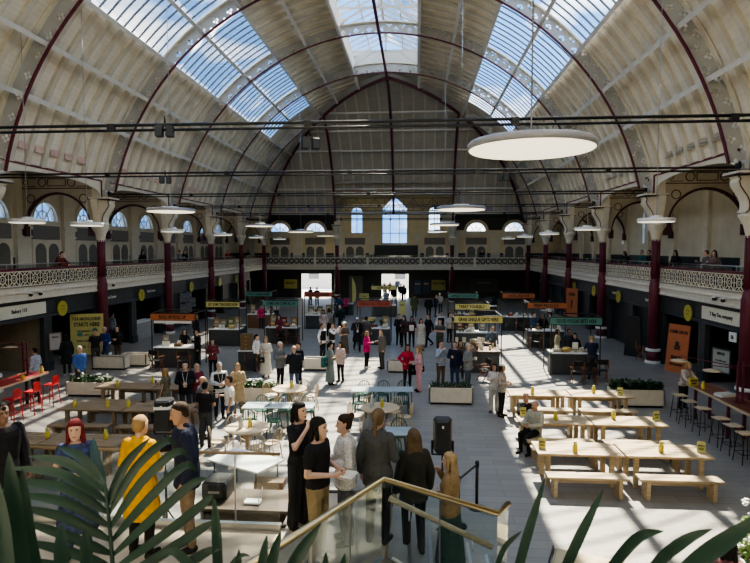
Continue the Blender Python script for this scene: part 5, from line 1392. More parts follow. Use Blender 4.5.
def at_head(px, py, z): return G(px, py, z)
BLK, NVY, WHT, GRY, CRM, DGR, DNM, BRN = (.012, .012, .014), (.012, .018, .04), (.7, .69, .67), (.15, .15, .155), (.58, .5, .38), (.045, .045, .05), (.05, .08, .14), (.1, .065, .04)
HB, HD, HBL, HG, HR = (.035, .02, .012), (.012, .009, .008), (.32, .2, .09), (.42, .41, .39), (.16, .02, .015)
def W(px, py, H, fem, pose, rz, top, tc, bot, bc, hair, hc, skin, label, z0=0., **k):
    sit = pose.startswith('sit')
    p = G(px, py, z0+(H*(1.325/1.725) if sit else H*(.96 if pose in ('lean', 'reach') else .985)))
    return person((p.x, p.y, z0), R(rz), H, fem, pose, top, tc, bot, bc, hair, hc, skin, label, **k)
# ---- middle of the hall (photograph position of the top of the head, height, build, pose, facing, clothes, hair)
W(184, 329, 1.66, 1, 'reach', 30, 'shirt', BLK, 'trousers', BLK, 'long', HD, 0, 'dark haired woman in black leaning over the roll up stall counter')
W(197.5, 330, 1.7, 0, 'hold', -60, 'jacket', BLK, 'trousers', BLK, 'short', HB, 0, 'person in black standing at the right end of the roll up stall')
W(196, 315, 1.78, 0, 'stand', 90, 'jacket', BLK, 'trousers', DGR, 'short', HD, 2, 'man in black jacket walking behind the roll up stall')
W(212.5, 339, 1.66, 1, 'both', 10, 'shirt', mat('dark_red_check', (.16, .02, .03), .8, var=.7, scale=30), 'trousers', BLK, 'bob', HB, 0, 'woman in dark red checked top and black trousers holding a phone')
W(219, 363, 1.78, 0, 'both', 35, 'shirt', (.55, .55, .54), 'trousers', BLK, 'beard', HG, 0, 'grey bearded man in open black blazer over pale shirt', over=('vest', BLK))
W(237.5, 364, 1.68, 1, 'mouth', 20, 'coat', (.42, .31, .18), 'trousers', (.2, .16, .11), 'long', HBL, 0, 'blonde woman in beige coat holding her hand to her mouth')
W(229, 377, 1.76, 0, 'hold', -70, 'tee', WHT, 'trousers', DNM, 'short', HB, 1, 'man in white polo shirt and dark jeans beside the round table', shoes=(.3, .3, .3))
W(185, 362.5, 1.8, 0, 'both', 20, 'jacket', BLK, 'trousers', DGR, 'short', HB, 0, 'dark suited man with a white lanyard badge among the left group')
W(196.5, 364, 1.68, 0, 'cross', 60, 'shirt', (.16, .02, .045), 'trousers', DGR, 'fringe_bald', HG, 0, 'man in burgundy shirt among the left group')
W(202, 377.5, 1.74, 0, 'stand', 130, 'shirt', GRY, 'trousers', BLK, 'bald', HG, 1, 'bald man in grey shirt behind the man in black')
W(165, 369, 1.66, 1, 'hold', -100, 'dress', mat('pattern_green', (.12, .11, .07), .8, var=.8, scale=35), None, None, 'bob', HBL, 1, 'blonde woman in patterned olive dress standing by the back left table')
W(205, 383, 1.75, 0, 'both', 175, 'tee', BLK, 'trousers', DGR, 'short', HD, 1, 'man in black shirt and dark grey trousers seen from behind')
W(256.5, 335, 1.6, 1, 'stand', 70, 'shirt', WHT, 'trousers', DGR, 'pony', HD, 0, 'dark haired woman in white top behind the woman in cream')
W(265.5, 337, 1.7, 1, 'both', 10, 'blouse', (.6, .56, .48), 'longskirt', (.62, .57, .47), 'long', HBL, 0, 'blonde woman in long cream skirt and top with a black handbag')
W(280, 342.5, 1.76, 0, 'hold', 60, 'jacket', (.17, .17, .17), 'trousers', BLK, 'short', (.6, .59, .57), 0, 'white haired man in grey suit jacket facing right')
W(294, 346.7, 1.76, 0, 'both', 185, 'jacket', (.012, .014, .02), 'trousers', (.07, .1, .18), 'bald', HG, 0, 'bald man in black leather jacket and jeans seen from behind')
W(298.5, 343.5, 1.70, 0, 'chat', -40, 'jacket', BLK, 'trousers', BLK, 'short', HB, 0, 'man in black suit facing the leather jacket man')
W(322.5, 324, 1.76, 0, 'stand', 60, 'shirt', WHT, 'trousers', BLK, 'short', HB, 1, 'waiter in black waistcoat and white sleeves standing in profile', over=('vest', BLK))
W(332, 323.5, 1.76, 0, 'raise', 75, 'shirt', WHT, 'trousers', BLK, 'short', HB, 1, 'second waiter in black waistcoat raising both arms', over=('vest', BLK))
W(344.5, 322.5, 1.7, 1, 'mouth', -20, 'maxi', (.085, .07, .055), None, None, 'bob', HBL, 0, 'woman in long brown dress and white cap touching her face', hat=WHT)
W(330, 343, 1.66, 1, 'both', 110, 'maxi', (.2, .24, .22), None, None, 'pony', HD, 0, 'woman in long grey green dress carrying a teal bag on her back')
W(340.5, 342.5, 1.60, 1, 'both', -30, 'blouse', (.55, .42, .38), 'trousers', BLK, 'bob', HB, 0, 'woman in pale pink blouse and black trousers clasping her hands')
W(357, 318, 1.76, 0, 'walkhold', 15, 'coat', (.015, .016, .022), 'trousers', BLK, 'short', HD, 2, 'man in long black coat and white cap walking left of centre', hat=WHT)
W(366.5, 317, 1.72, 0, 'stand', 160, 'shirt', (.1, .09, .085), 'trousers', DGR, 'short', HB, 0, 'person in dark top behind the flower counter')
W(366.7, 331.7, 1.64, 1, 'hold', 70, 'jacket', (.5, .02, .14), 'trousers', BLK, 'bob', HBL, 0, 'woman in magenta jacket and black trousers in profile', shoes=(.5, .5, .5))
W(381.7, 330, 1.74, 0, 'hold', -60, 'jacket', (.14, .13, .115), 'trousers', (.05, .048, .045), 'short', HB, 0, 'man in grey tweed jacket facing the woman in magenta')
W(399, 314.5, 1.72, 0, 'both', 30, 'jacket', BLK, 'trousers', BLK, 'short', HD, 0, 'person in black standing left of a pair in the central aisle')
W(404, 316, 1.7, 1, 'hold', -30, 'jacket', (.05, .03, .03), 'trousers', BLK, 'long', HD, 0, 'woman in dark brown jacket, right one of the pair in the aisle')
W(411.7, 316.7, 1.68, 1, 'both', 0, 'shirt', (.06, .02, .022), 'slim', BLK, 'bob', HD, 1, 'slim woman in dark plum top and black trousers in the aisle')
W(421, 319, 1.68, 1, 'stand', 20, 'dress', (.52, .5, .44), None, None, 'long', HB, 1, 'woman in cream white knee length dress in the central aisle')
W(428.5, 314.5, 1.78, 0, 'walk', -60, 'jacket', BLK, 'trousers', BLK, 'short', HD, 0, 'man in dark suit striding beside the woman in white dress')
W(440, 320, 1.78, 0, 'cross', -10, 'tee', (.07, .075, .07), 'trousers', (.05, .055, .05), 'short', HB, 0, 'man in dark grey shirt with crossed arms in the aisle')
W(441, 312, 1.74, 0, 'stand', 10, 'shirt', WHT, 'trousers', BLK, 'short', HD, 0, 'man in white shirt and black waistcoat farther down the aisle', over=('vest', BLK))
W(449.5, 313, 1.7, 1, 'hold', 40, 'shirt', (.45, .42, .4), 'slim', BLK, 'long', HB, 0, 'woman in pale top and black trousers by the gifts stall post')
W(407.5, 345, 1.68, 1, 'hip', 15, 'jacket', (.42, .02, .05), 'trousers', (.03, .015, .02), 'long', HB, 1, 'woman in red jacket with hand on hip')
W(419, 346.7, 1.7, 1, 'both', -80, 'shirt', (.62, .33, .36), 'wide', (.62, .33, .36), 'long', HBL, 0, 'woman all in pink with a black shoulder bag')
W(441, 341.7, 1.78, 0, 'mouth', 30, 'shirt', (.28, .33, .4), 'trousers', BRN, 'short', HB, 0, 'man in light blue shirt and brown trousers behind the planter')
W(455, 342.5, 1.76, 0, 'hold', -20, 'jacket', NVY, 'trousers', (.03, .05, .1), 'short', HB, 0, 'man in navy jacket and jeans standing behind the planter')
W(460.5, 340.5, 1.6, 1, 'stand', 10, 'shirt', BRN, 'trousers', DGR, 'long', HB, 0, 'brown haired woman between the navy and grey jackets')
W(468, 344, 1.76, 0, 'hold', 60, 'jacket', (.2, .21, .22), 'trousers', (.06, .08, .11), 'short', HG, 0, 'man in light grey jacket and jeans at the planter, right one')
W(494.5, 364, 1.61, 1, 'hold', -20, 'shirt', (.52, .5, .47), 'wide', (.45, .43, .4), 'long', HB, 1, 'dark haired woman in pale top beside the checked shirt person')
W(502, 364.5, 1.68, 1, 'both', 60, 'shirt', mat('pale_check', (.32, .28, .26), .8, var=.6, scale=26), 'slim', BLK, 'bob', HB, 1, 'person in pale checked shirt and white cap at the back right table', hat=WHT)
W(526, 392, 1.74, 0, 'sitface', 5, 'shirt', BLK, 'trousers', BLK, 'fringe_bald', HG, 1, 'bald man in black sitting at the middle right table')
W(535.5, 400.5, 1.74, 0, 'sit', -50, 'jacket', (.36, .35, .28), 'trousers', BLK, 'fringe_bald', HG, 1, 'man in pale khaki jacket sitting at the table end, facing left')
W(492.5, 326.5, 1.74, 0, 'stand', 10, 'shirt', (.1, .14, .2), 'trousers', NVY, 'short', HB, 0, 'stallholder in blue shirt behind the unique gifts stall')
W(592.7, 337.5, 1.78, 0, 'reach', 175, 'tee', NVY, 'trousers', DGR, 'short', HBL, 0, 'man in navy tee shirt seen from behind at the foodie stall')
W(575, 333.5, 1.66, 1, 'hold', -10, 'jacket', BLK, 'trousers', BLK, 'long', HD, 0, 'dark haired woman holding white paper behind the foodie stall')
W(569, 329.5, 1.7, 0, 'stand', 20, 'shirt', DGR, 'trousers', DGR, 'short', HD, 2, 'person in dark grey behind the woman with white paper')
W(557.5, 329.5, 1.68, 1, 'stand', 60, 'shirt', (.45, .42, .3), 'trousers', BRN, 'bob', HB, 1, 'person in pale cream top at the left end of the foodie stall')
W(534, 313, 1.74, 0, 'both', 40, 'shirt', (.05, .09, .16), 'trousers', BLK, 'short', HB, 0, 'person in blue at the fresh produce stall, left one')
W(543, 313.5, 1.72, 0, 'stand', -20, 'shirt', BLK, 'trousers', BLK, 'short', HD, 1, 'person in black at the fresh produce stall, middle one')
W(549.5, 313, 1.7, 1, 'stand', -40, 'shirt', (.2, .19, .19), 'trousers', DGR, 'bob', HB, 1, 'person in grey at the fresh produce stall, right one')
W(550, 299.5, 1.72, 0, 'stand', 0, 'shirt', WHT, 'trousers', BLK, 'short', HB, 0, 'person in white top standing behind the fresh produce sign')
# ---- far end
W(414.5, 294.5, 1.8, 0, 'walk', 180, 'coat', (.09, .1, .05), 'trousers', DGR, 'short', HB, 0, 'person in long olive coat walking away by the central entrance')
W(346, 295, 1.68, 1, 'walk', 140, 'jacket', (.5, .04, .12), 'trousers', BLK, 'bob', HB, 0, 'person in bright pink jacket walking near the feather flag')
W(339, 295.5, 1.74, 0, 'walk', 150, 'jacket', (.03, .06, .12), 'trousers', DNM, 'short', HB, 0, 'person in blue jacket walking beside the pink jacket')
W(340.5, 305, 1.78, 0, 'walk', -60, 'jacket', (.012, .03, .03), 'trousers', BLK, 'short', HD, 0, 'man in dark green jacket walking before the red goodies stall')
W(323.5, 310, 1.66, 1, 'stand', 0, 'blouse', (.5, .4, .38), 'skirt', CRM, 'long', HB, 1, 'woman in pale pink and cream by the red goodies stall')
W(428.7, 296, 1.78, 0, 'stand', 170, 'jacket', BLK, 'trousers', BLK, 'short', HD, 0, 'person in black standing near the far wall right of the entrance')
W(435.6, 295, 1.74, 0, 'hold', 90, 'jacket', NVY, 'trousers', DGR, 'short', HB, 0, 'person in navy left of the support local stall')
W(440.5, 293.5, 1.72, 0, 'reach', -20, 'shirt', (.35, .33, .3), 'trousers', DGR, 'short', HG, 0, 'white capped person at the support local stall', hat=WHT)
W(261, 305, 1.62, 1, 'stand', 30, 'shirt', (.55, .03, .12), 'trousers', DGR, 'bob', HD, 0, 'woman in magenta red top behind the brown fronted hidden gems stall')
W(279, 315, 1.66, 1, 'both', -10, 'shirt', (.2, .03, .04), 'trousers', BLK, 'long', HD, 0, 'person in dark red behind the teal come all stall')
W(266, 299, 1.74, 0, 'stand', 0, 'shirt', (.4, .39, .37), 'trousers', DGR, 'short', HB, 0, 'person in pale shirt between the two teal signs')
W(276, 298, 1.74, 0, 'stand', 30, 'shirt', (.5, .49, .47), 'trousers', BLK, 'bob', HD, 0, 'person in white far behind the teal come all sign')
W(329, 308.5, 1.7, 1, 'stand', 160, 'shirt', (.3, .28, .26), 'trousers', BLK, 'bob', HB, 0, 'person in grey seen from behind at the red goodies stall')
for px, py, tc, rz, lb in [(310.5, 287, BLK, 150, 'dark figure in the bright left doorway, left one of two'), (317, 287.5, (.02, .02, .03), 200, 'dark figure in the bright left doorway, right one of two')]:
    W(px, py, 1.74, 0, 'stand', rz, 'jacket', tc, 'trousers', BLK, 'short', HD, 0, lb)
for px, py, tc, rz, fem, lb in [(390, 282.5, (.6, .06, .14), 10, 1, 'person in bright pink coming through the central entrance'), (401, 284, BLK, 170, 0, 'dark figure in the central entrance, left one of a pair'), (404, 285, (.015, .015, .02), 190, 1, 'dark figure in the central entrance, right one of a pair'), (394, 287, BLK, 180, 0, 'man in black in the middle of the central entrance'), (386, 290, (.3, .31, .33), 20, 1, 'person in pale grey at the left side of the central entrance'),
                                (397.5, 279, NVY, 0, 0, 'person in navy far out in the bright entrance'), (384.5, 283, (.3, .3, .32), 40, 0, 'person in grey outside at the left jamb of the entrance')]:
    W(px, py, 1.72, fem, 'walk' if rz < 100 else 'stand', rz, 'jacket', tc, 'trousers', BLK, 'bob' if fem else 'short', HD, 0, lb)
# ---- left side
W(117.5, 326, 1.74, 1, 'both', 0, 'shirt', BLK, 'trousers', BRN, 'long', HD, 0, 'woman in black top and brown trousers by the Spice Corner front')
W(95, 330, 1.76, 0, 'stand', 20, 'tee', BLK, 'trousers', DGR, 'short', HD, 1, 'man in black tee shirt before the tall yellow poster')
W(104.5, 327.5, 1.78, 0, 'both', -10, 'shirt', (.02, .04, .16), 'trousers', DNM, 'short', HG, 1, 'man in royal blue shirt behind the empty planter')
W(112, 313, 1.78, 0, 'stand', 160, 'shirt', (.22, .28, .32), 'trousers', DGR, 'short', HD, 1, 'man in grey blue shirt at the Spice Corner doorway')
W(66, 335.5, 1.7, 1, 'stand', -130, 'coat', BLK, 'trousers', BLK, 'bob', HD, 0, 'person in long black coat left of the yellow poster', shoes=(.6, .6, .6))
W(79.5, 346.7, 1.74, 0, 'walk', 60, 'shirt', (.05, .12, .34), 'trousers', DGR, 'short', (.6, .59, .57), 0, 'white haired man in bright blue shirt passing behind the planter')
W(34.5, 348.5, 1.76, 0, 'hold', -90, 'shirt', (.33, .36, .42), 'trousers', DGR, 'short', HD, 1, 'man in pale blue shirt holding a phone behind the red table')
W(684, 362, 1.62, 1, 'reach', 20, 'shirt', (.5, .42, .36), 'trousers', BLK, 'bob', HBL, 0, 'person in pale top bending behind the right bar table')
# ---- galleries (floor at 3.5 m)
for px, py, X, fem, pose, rz, tc, hc, lb in [(61, 252.5, -13.85, 0, 'lean', 90, (.14, .03, .025), HD, 'man in rust red shirt leaning on the left gallery rail'), (146, 253, -14.2, 1, 'stand', 60, BLK, HD, 'dark clothed woman on the left gallery behind the rail'),
    (182.5, 249.8, -14.2, 0, 'hold', 100, (.2, .2, .22), HB, 'person in grey on the left gallery, left one of a couple'), (187.5, 250.5, -14.2, 1, 'stand', 40, BLK, HD, 'person in black on the left gallery, right one of a couple'), (230, 250, -14.0, 0, 'stand', 60, (.22, .03, .04), HB, 'person in red on the left gallery near the far corner'),
    (249.5, 250.5, -14.5, 1, 'stand', 0, (.03, .02, .02), HD, 'dark figure at the far left gallery corner'), (701.5, 250.5, 14.1, 0, 'chat', -110, (.13, .115, .12), HB, 'man in grey shirt talking closely on the right gallery'), (709.5, 252, 13.95, 1, 'chat', -40, (.15, .11, .1), HD, 'woman in mauve brown beside the man talking on the right gallery'),
    (671, 250, 14.6, 1, 'stand', -60, BLK, HD, 'dark haired person in black on the right gallery beyond the nearest column'), (638, 249, 14.2, 0, 'stand', -60, (.02, .1, .09), HB, 'person in teal shirt on the right gallery, left one of two'), (645, 249, 14.2, 0, 'stand', -80, BLK, HB, 'person in black on the right gallery, right one of two'), (652, 251, 14.2, 0, 'stand', -80, BLK, HD, 'person in black on the right gallery close behind the column'), (625.5, 251, 14.2, 1, 'lean', -80, BLK, HD, 'dark figure leaning on the right gallery rail, left of the teal shirt'),
    (553.5, 249, 14.3, 0, 'stand', -40, BLK, HD, 'dark figure at the far right gallery corner, left one'), (560.5, 249.5, 14.3, 0, 'stand', -60, BLK, HD, 'dark figure at the far right gallery corner, right one')]:
    r0 = G(px, 400, 0); k = (X-CAM_X)/(r0.x-CAM_X); Y = r0.y*k
    person((X, Y, 3.5), R(rz), 1.72, fem, pose, 'shirt' if fem else 'jacket', tc, 'trousers', BLK, 'long' if fem else 'short', hc, 0, lb)
p = G(487, 250, 3.5+1.7) if False else None
person((8.9, 58.6, 3.5), 0, 1.72, 0, 'stand', 'jacket', BLK, 'trousers', BLK, 'short', HD, 0, 'dark figure on the far gallery right of the arched doors')
# ---- bags held by people
def bag(px, py, z, w, h, d, c, label, rz=0., strap=.35):
    p = G(px, py, z); t = thing('shoulder_bag', label, 'bag', (p.x, p.y, z), rz); m = MB()
    m.prism([(-w/2, -h/2), (w/2, -h/2), (w/2*.92, h/2), (-w/2*.92, h/2)], -d/2, d/2, 'y'); m.build('bag', cmat(c), t, bevel=.02)
    m = MB(); m.tube([(-w*.4, 0, h/2), (-w*.2, 0, h/2+strap*.8), (0, 0, h/2+strap), (w*.2, 0, h/2+strap*.8), (w*.4, 0, h/2)], .01, 5); m.build('strap', cmat(c), t)
    m = MB(); m.box((0, -d/2-.008, 0), (w*.2, .012, h*.12)); m.build('clasp', BRASS, t)
bag(261.5, 360, .78, .26, .22, .1, BLK, 'black handbag hanging before the blonde woman in cream', .2)
bag(324.5, 362, .95, .36, .38, .14, (.03, .13, .12), 'dark teal bag on the back of the woman in the grey green dress', 1.2, .3)
bag(421.5, 369, .85, .22, .2, .1, BLK, 'black shoulder bag at the hip of the woman in pink', .6, .5)
bag(412, 370, .8, .3, .36, .12, BLK, 'black coat bag hanging from the arm of the woman in red jacket', .4, .25)

def held(label, hand_, name, lab, cat, fn, off=(0, 0, 0)):
    t, pose, fem, H, loc, rz = PEOPLE[label]; J = joints(pose, fem); sh, el, wr = J[hand_]
    p = (wr+(wr-el).normalized()*.1+Vector(off))*(H/1.725); c, s_ = math.cos(rz), math.sin(rz)
    q = thing(name, lab, cat, (loc.x+p.x*c-p.y*s_, loc.y+p.x*s_+p.y*c, loc.z+p.z), rz); fn(q); return q
def phone(q):
    m = MB(); m.box((0, -.02, .04), (.07, .01, .14)); m.build('case', BLACK, q, bevel=.004); m = MB(); m.box((0, -.012, .04), (.062, .004, .125)); m.build('screen', mat('phone_screen', (.05, .07, .1), .1), q)
def sheet(q):
    m = MB(); m.box((0, -.04, .0), (.24, .02, .3)); m.build('sheet', WHITE, q); m = MB(); m.box((0, -.055, -.02), (.2, .008, .22)); m.build('top_sheet', CRSIGN, q)
def cup(q):
    m = MB(); m.lathe([(.028, -.06), (.038, .05)], n=12); m.build('cup', WHITE, q); m = MB(); m.lathe([(.04, .05), (.038, .062), (.01, .064)], n=12); m.build('lid', BROWN, q)
held('woman in dark red checked top and black trousers holding a phone', 'R', 'mobile_phone', 'phone held by the woman in the dark red checked top', 'phone', phone)
held('man in pale blue shirt holding a phone behind the red table', 'R', 'mobile_phone', 'phone held by the man in pale blue shirt', 'phone', phone)
held('dark haired woman holding white paper behind the foodie stall', 'R', 'paper_sheet', 'white paper held by the woman behind the foodie stall', 'paper', sheet)
held('man in white polo shirt and dark jeans beside the round table', 'R', 'paper_cup', 'white cup held by the man in the white polo shirt', 'cup', cup)
held('man in light grey jacket and jeans at the planter, right one', 'R', 'paper_cup', 'white cup held by the man in the light grey jacket', 'cup', cup)
held('slim woman in dark plum top and black trousers in the aisle', 'L', 'paper_sheet', 'white leaflet held by the woman in the dark plum top', 'paper', sheet)
held('blonde woman in patterned olive dress standing by the back left table', 'R', 'mobile_phone', 'phone held by the woman in the patterned olive dress', 'phone', phone)
for lb in ('dark suited man with a white lanyard badge among the left group', 'grey bearded man in open black blazer over pale shirt', 'man in long black coat and white cap walking left of centre'):
    t = PEOPLE[lb][0]; m = MB(); m.box((0, -.17, 1.06), (.09, .012, .12))
    for e in (-1, 1): m.beam((e*.02, -.165, 1.12), (e*.075, -.13, 1.42), .014, .006)
    m.build('lanyard_badge', WHITE, t)
# ================================================================== STAIR LANDING IN FRONT OF THE CAMERA
LZ = 1.6
m = MB(); m.prism([(-3.1, 2.4), (-.25, 2.4), (1.92, 6.42), (1.95, 8.3), (.58, 8.3), (.58, 7.2), (-3.1, 7.2)], LZ-.3, LZ, 'z')
struct(m.build('floor_landing', mat('landing_stone', (.46, .38, .28), .5, var=.12, scale=3)))
m = MB(); m.box((-1.26, 7.19, LZ-.14), (3.7, .05, .34)); m.box((1.26, 8.3, LZ-.14), (1.4, .05, .34)); m.box((.575, 7.75, LZ-.14), (.05, 1.1, .34)); struct(m.build('trim_30', mat('landing_fascia', (.05, .045, .04), .5)))
m = MB()
for i in range(9):
    z = LZ-.1725*(i+1); x = 1.95+.28*i
    m.box((x+.14, 7.4, z/2), (.28, 1.75, max(z, .02))); m.box((x+.27, 7.4, z+.005), (.04, 1.75, .012), mi=1)
m.beam((1.95, 6.5, LZ-.1), (4.4, 6.5, .02), .06, .3, mi=2)
struct(m.build('floor_stair', [mat('stair_stone', (.3, .28, .25), .6), STEEL, WHITE]))
# camera's own balcony is the near gallery slab; glass balustrades of the landing
def glass_rail(label, pts, z0s, z1s, rail_m, r=.028, base=True, posts=True):
    t = thing('glass_balustrade', label, 'balustrade')
    m = MB(); m.tube([(p[0], p[1], z) for p, z in zip(pts, z1s)], r, 8, squash=1.); 
    m.build('handrail', rail_m, t)
    for (p, q), (za, zb), (ta, tb) in zip(zip(pts[:-1], pts[1:]), zip(z0s[:-1], z0s[1:]), zip(z1s[:-1], z1s[1:])):
        L = math.hypot(q[0]-p[0], q[1]-p[1]); n = max(1, round(L/.62))
        for i in range(n):
            f0, f1 = i/n+.006, (i+1)/n-.006; P = lambda f: (p[0]+(q[0]-p[0])*f, p[1]+(q[1]-p[1])*f)
            a, b = P(f0), P(f1); g = lambda u, v, f: u+(v-u)*f
            m = MB(); dx, dy = (q[1]-p[1])/L*.006, -(q[0]-p[0])/L*.006
            vs = []
            for e in (-1, 1):
                vs += [(a[0]+e*dx, a[1]+e*dy, g(za, zb, f0)), (b[0]+e*dx, b[1]+e*dy, g(za, zb, f1)), (b[0]+e*dx, b[1]+e*dy, g(ta, tb, f1)-.02), (a[0]+e*dx, a[1]+e*dy, g(ta, tb, f0)-.02)]
            m.add(vs, [(0, 1, 2, 3), (7, 6, 5, 4), (0, 4, 5, 1), (1, 5, 6, 2), (2, 6, 7, 3), (3, 7, 4, 0)]); m.build('glass_panel', RAILG, t)
            if posts and i > 0:
                c = P(i/n); m = MB(); m.box((c[0], c[1], (g(za, zb, i/n)+g(ta, tb, i/n))/2), (.018, .018, g(ta, tb, i/n)-g(za, zb, i/n)-.02)); m.build('joint_strip', STEEL, t)
        if base:
            m = MB(); m.beam((*p, za+.04), (*q, zb+.04), .07, .1); m.build('base_channel', STEEL, t)
    return t
glass_rail('brass railed glass balustrade slanting across the bottom centre of the photo', [(.05, 2.95), (1.92, 6.4), (3.23, 6.4), (3.39, 6.67)], [LZ, LZ, .75, .7], [2.61, 2.61, 2.25, 2.25], BRASS, .036)
t = glass_rail('wooden railed glass balustrade along the back edge of the landing', [(-3.05, 7.1), (.55, 7.1)], [LZ, LZ], [2.61, 2.61], mat('rail_wood', (.30, .21, .11), .4, var=.15), .022)
m = MB(); m.tube([(1.98, 6.6, 2.3), (3.2, 6.6, 1.75)], .035, 8); q = thing('stair_handrail', 'pale wooden handrail sloping behind the stair glass', 'handrail'); m.build('rail', WOOD2, q); m = MB()
for f in (.2, .8): m.tube([(1.98+1.22*f, 6.6, 2.3-.55*f), (1.98+1.22*f, 6.44, 2.22-.55*f)], .012, 6)
m.build('bracket', STEEL, q)
# ---- loudspeakers on stands
def make_speaker():
    t = thing('loudspeaker', '', 'speaker'); m = MB()
    m.prism([(-.12, -.15), (.12, -.15), (.155, .02), (.13, .15), (-.13, .15), (-.155, .02)], -.27, .27, 'z'); m.build('cabinet', mat('speaker_black', (.012, .013, .014), .45, var=.1), t, bevel=.03)
    m = MB(); m.prism([(-.11, -.155), (.11, -.155), (.12, -.14), (-.12, -.14)], -.22, .2, 'z'); m.build('grille', mat('speaker_grille', (.02, .021, .022), .6), t)
    m = MB(); m.box((0, -.17, .17), (.03, .01, .04)); m.build('badge', WHITE, t)
    m = MB()
    for e in (-1, 1): m.beam((e*.168, 0, -.1), (e*.168, 0, -.33), .035, .016)
    m.beam((-.175, 0, -.33), (.175, 0, -.33), .04, .02); m.build('yoke', BLACK, t); return t
def make_sstand():
    t = thing('speaker_stand', '', 'stand'); m = MB(); m.tube([(0, 0, .1), (0, 0, 1.3)], .022, 8); m.tube([(0, 0, 1.25), (0, 0, 1.88)], .016, 8); m.build('pole', BLACK, t)
    m = MB(); m.lathe([(.03, 1.24), (.035, 1.27), (.03, 1.33)], n=10); m.build('collar', BLACK, t)
    for a in range(3): m = MB(); m.tube([(0, 0, .75), (.45*math.cos(a*2.094+.5), .45*math.sin(a*2.094+.5), .02)], .014, 6); m.build('leg', BLACK, t)
    return t
spk = Repeat(make_speaker); sst = Repeat(make_sstand)
spk((2.73, 9.2, 2.23), .0, 'black loudspeaker on a pole in front of the right planter', 'loudspeakers'); sst((2.73, 9.2, 0), 0, 'black tripod stand under the loudspeaker behind the blonde woman', 'speaker stands')
spk((-1.95, 9.2, 2.46), .1, 'black loudspeaker with pale top band behind the man in navy suit', 'loudspeakers'); sst((-1.95, 9.2, .15), 0, 'black tripod stand under the loudspeaker behind the navy suit man', 'speaker stands')
t = bpy.data.objects['loudspeaker.001'] if 'loudspeaker.001' in bpy.data.objects else None
if t: m = MB(); m.prism([(-.126, -.158), (.126, -.158), (.162, .02), (.136, .156), (-.136, .156), (-.162, .02)], .12, .17, 'z'); m.build('top_band', WHITE, t)
bpy.data.objects['speaker_stand.001'].location.z = 0
bpy.data.objects['speaker_stand.001'].scale = (1, 1, 1.12)
# ---- queue barrier
for x, y, lb in [(3.53, 11.4, 'black queue barrier post behind the blonde woman, far one'), (3.1, 10.6, 'black queue barrier post behind the blonde woman, near one')]:
    t = thing('queue_post', lb, 'barrier post', (x, y, 0), group='queue posts'); m = MB(); m.tube([(0, 0, .03), (0, 0, .95)], .032, 10); m.build('post', BLACK, t); m = MB(); m.lathe([(.17, 0), (.16, .03), (.04, .06)], n=20); m.build('base', BLACK, t)
    m = MB(); m.lathe([(.04, .86), (.042, .96), (.03, .985)], n=12); m.build('belt_head', BLACK, t)
t = thing('barrier_belt', 'black retractable belt stretched between the two queue posts', 'belt'); m = MB(); m.beam((3.53, 11.4, .91), (3.1, 10.6, .91), .008, .05); m.build('belt', BLACK, t)
# ---- trestle table, desk and things on the ground floor behind the landing rail
t = thing('trestle_table', 'white topped folding table with thin black legs behind the landing rail', 'table', (-1.35, 11.75, 0), -.47); m = MB(); m.box((0, 0, .735), (1.45, .85, .04)); m.build('tabletop', WHITE, t, bevel=.008)
for sx in (-1, 1):
    for sy in (-1, 1): m = MB(); m.tube([(sx*.6, sy*.33, .72), (sx*.6, sy*.33, 0)], .016, 6); m.build('leg', BLACK, t)
p = G(270, 481, .45); t = thing('wooden_box_seat', 'short brown wooden bench at the right of the white folding table', 'bench', (p.x, p.y, 0)); m = MB(); m.box((0, 0, .4), (.6, .3, .16)); m.build('seat', BROWN, t)
for e in (-.22, .22): m = MB(); m.box((e, 0, .16), (.04, .25, .32)); m.build('leg', BROWN, t)
t = thing('display_desk', 'low brown topped desk with dark front just beyond the landing rail', 'desk', (-.65, 9.85, 0)); m = MB(); m.box((0, 0, .72), (1.8, .85, .05)); m.build('desktop', mat('dark_desk', (.075, .05, .032), .4, var=.2, scale=4), t); m = MB(); m.box((0, .3, .36), (1.6, .05, .68)); m.build('back_panel', BROWN, t)
for e in (-.8, .8): m = MB(); m.box((e, 0, .35), (.05, .7, .7)); m.build('leg', BLACK, t)
t = thing('wireless_router', 'white router with thin aerials on the brown topped desk', 'router', (-.6, 9.7, .745)); m = MB(); m.box((0, 0, .025), (.3, .2, .05)); m.build('case', WHITE, t, bevel=.015)
for x, y in ((-.13, .09), (.13, .09), (-.13, -.09), (.13, -.09)): m = MB(); m.tube([(x, y, .03), (x*1.2, y*1.1, .26)], .007, 5); m.build('aerial', WHITE, t)
t = thing('equipment_case', 'black equipment case at the left end of the brown topped desk', 'case', (-1.32, 10.0, .745)); m = MB(); m.box((0, 0, .15), (.46, .5, .3)); m.build('case', BLACK, t, bevel=.02); m = MB(); m.box((0, -.26, .15), (.2, .02, .04)); m.build('handle', STEEL, t); m = MB(); m.box((0, 0, .31), (.4, .44, .02)); m.build('lid', DARK, t)
p = G(560, 553, .45); t = thing('upholstered_bench', 'beige padded bench with black frame at the bottom edge right of centre', 'bench', (p.x+.75, p.y-.45, 0), -.35); m = MB(); m.box((0, 0, .42), (1.9, .55, .14)); m.build('seat', mat('beige_cloth', (.48, .40, .26), .8), t, bevel=.05)
m = MB()
for e in (-1, 1):
    m.tube([(e*.97, -.25, .03), (e*.97, -.25, .5), (e*.97, .25, .5), (e*.97, .25, .03)], .015, 6)
m.beam((-.97, 0, .33), (.97, 0, .33), .03); m.build('frame', BLACK, t)
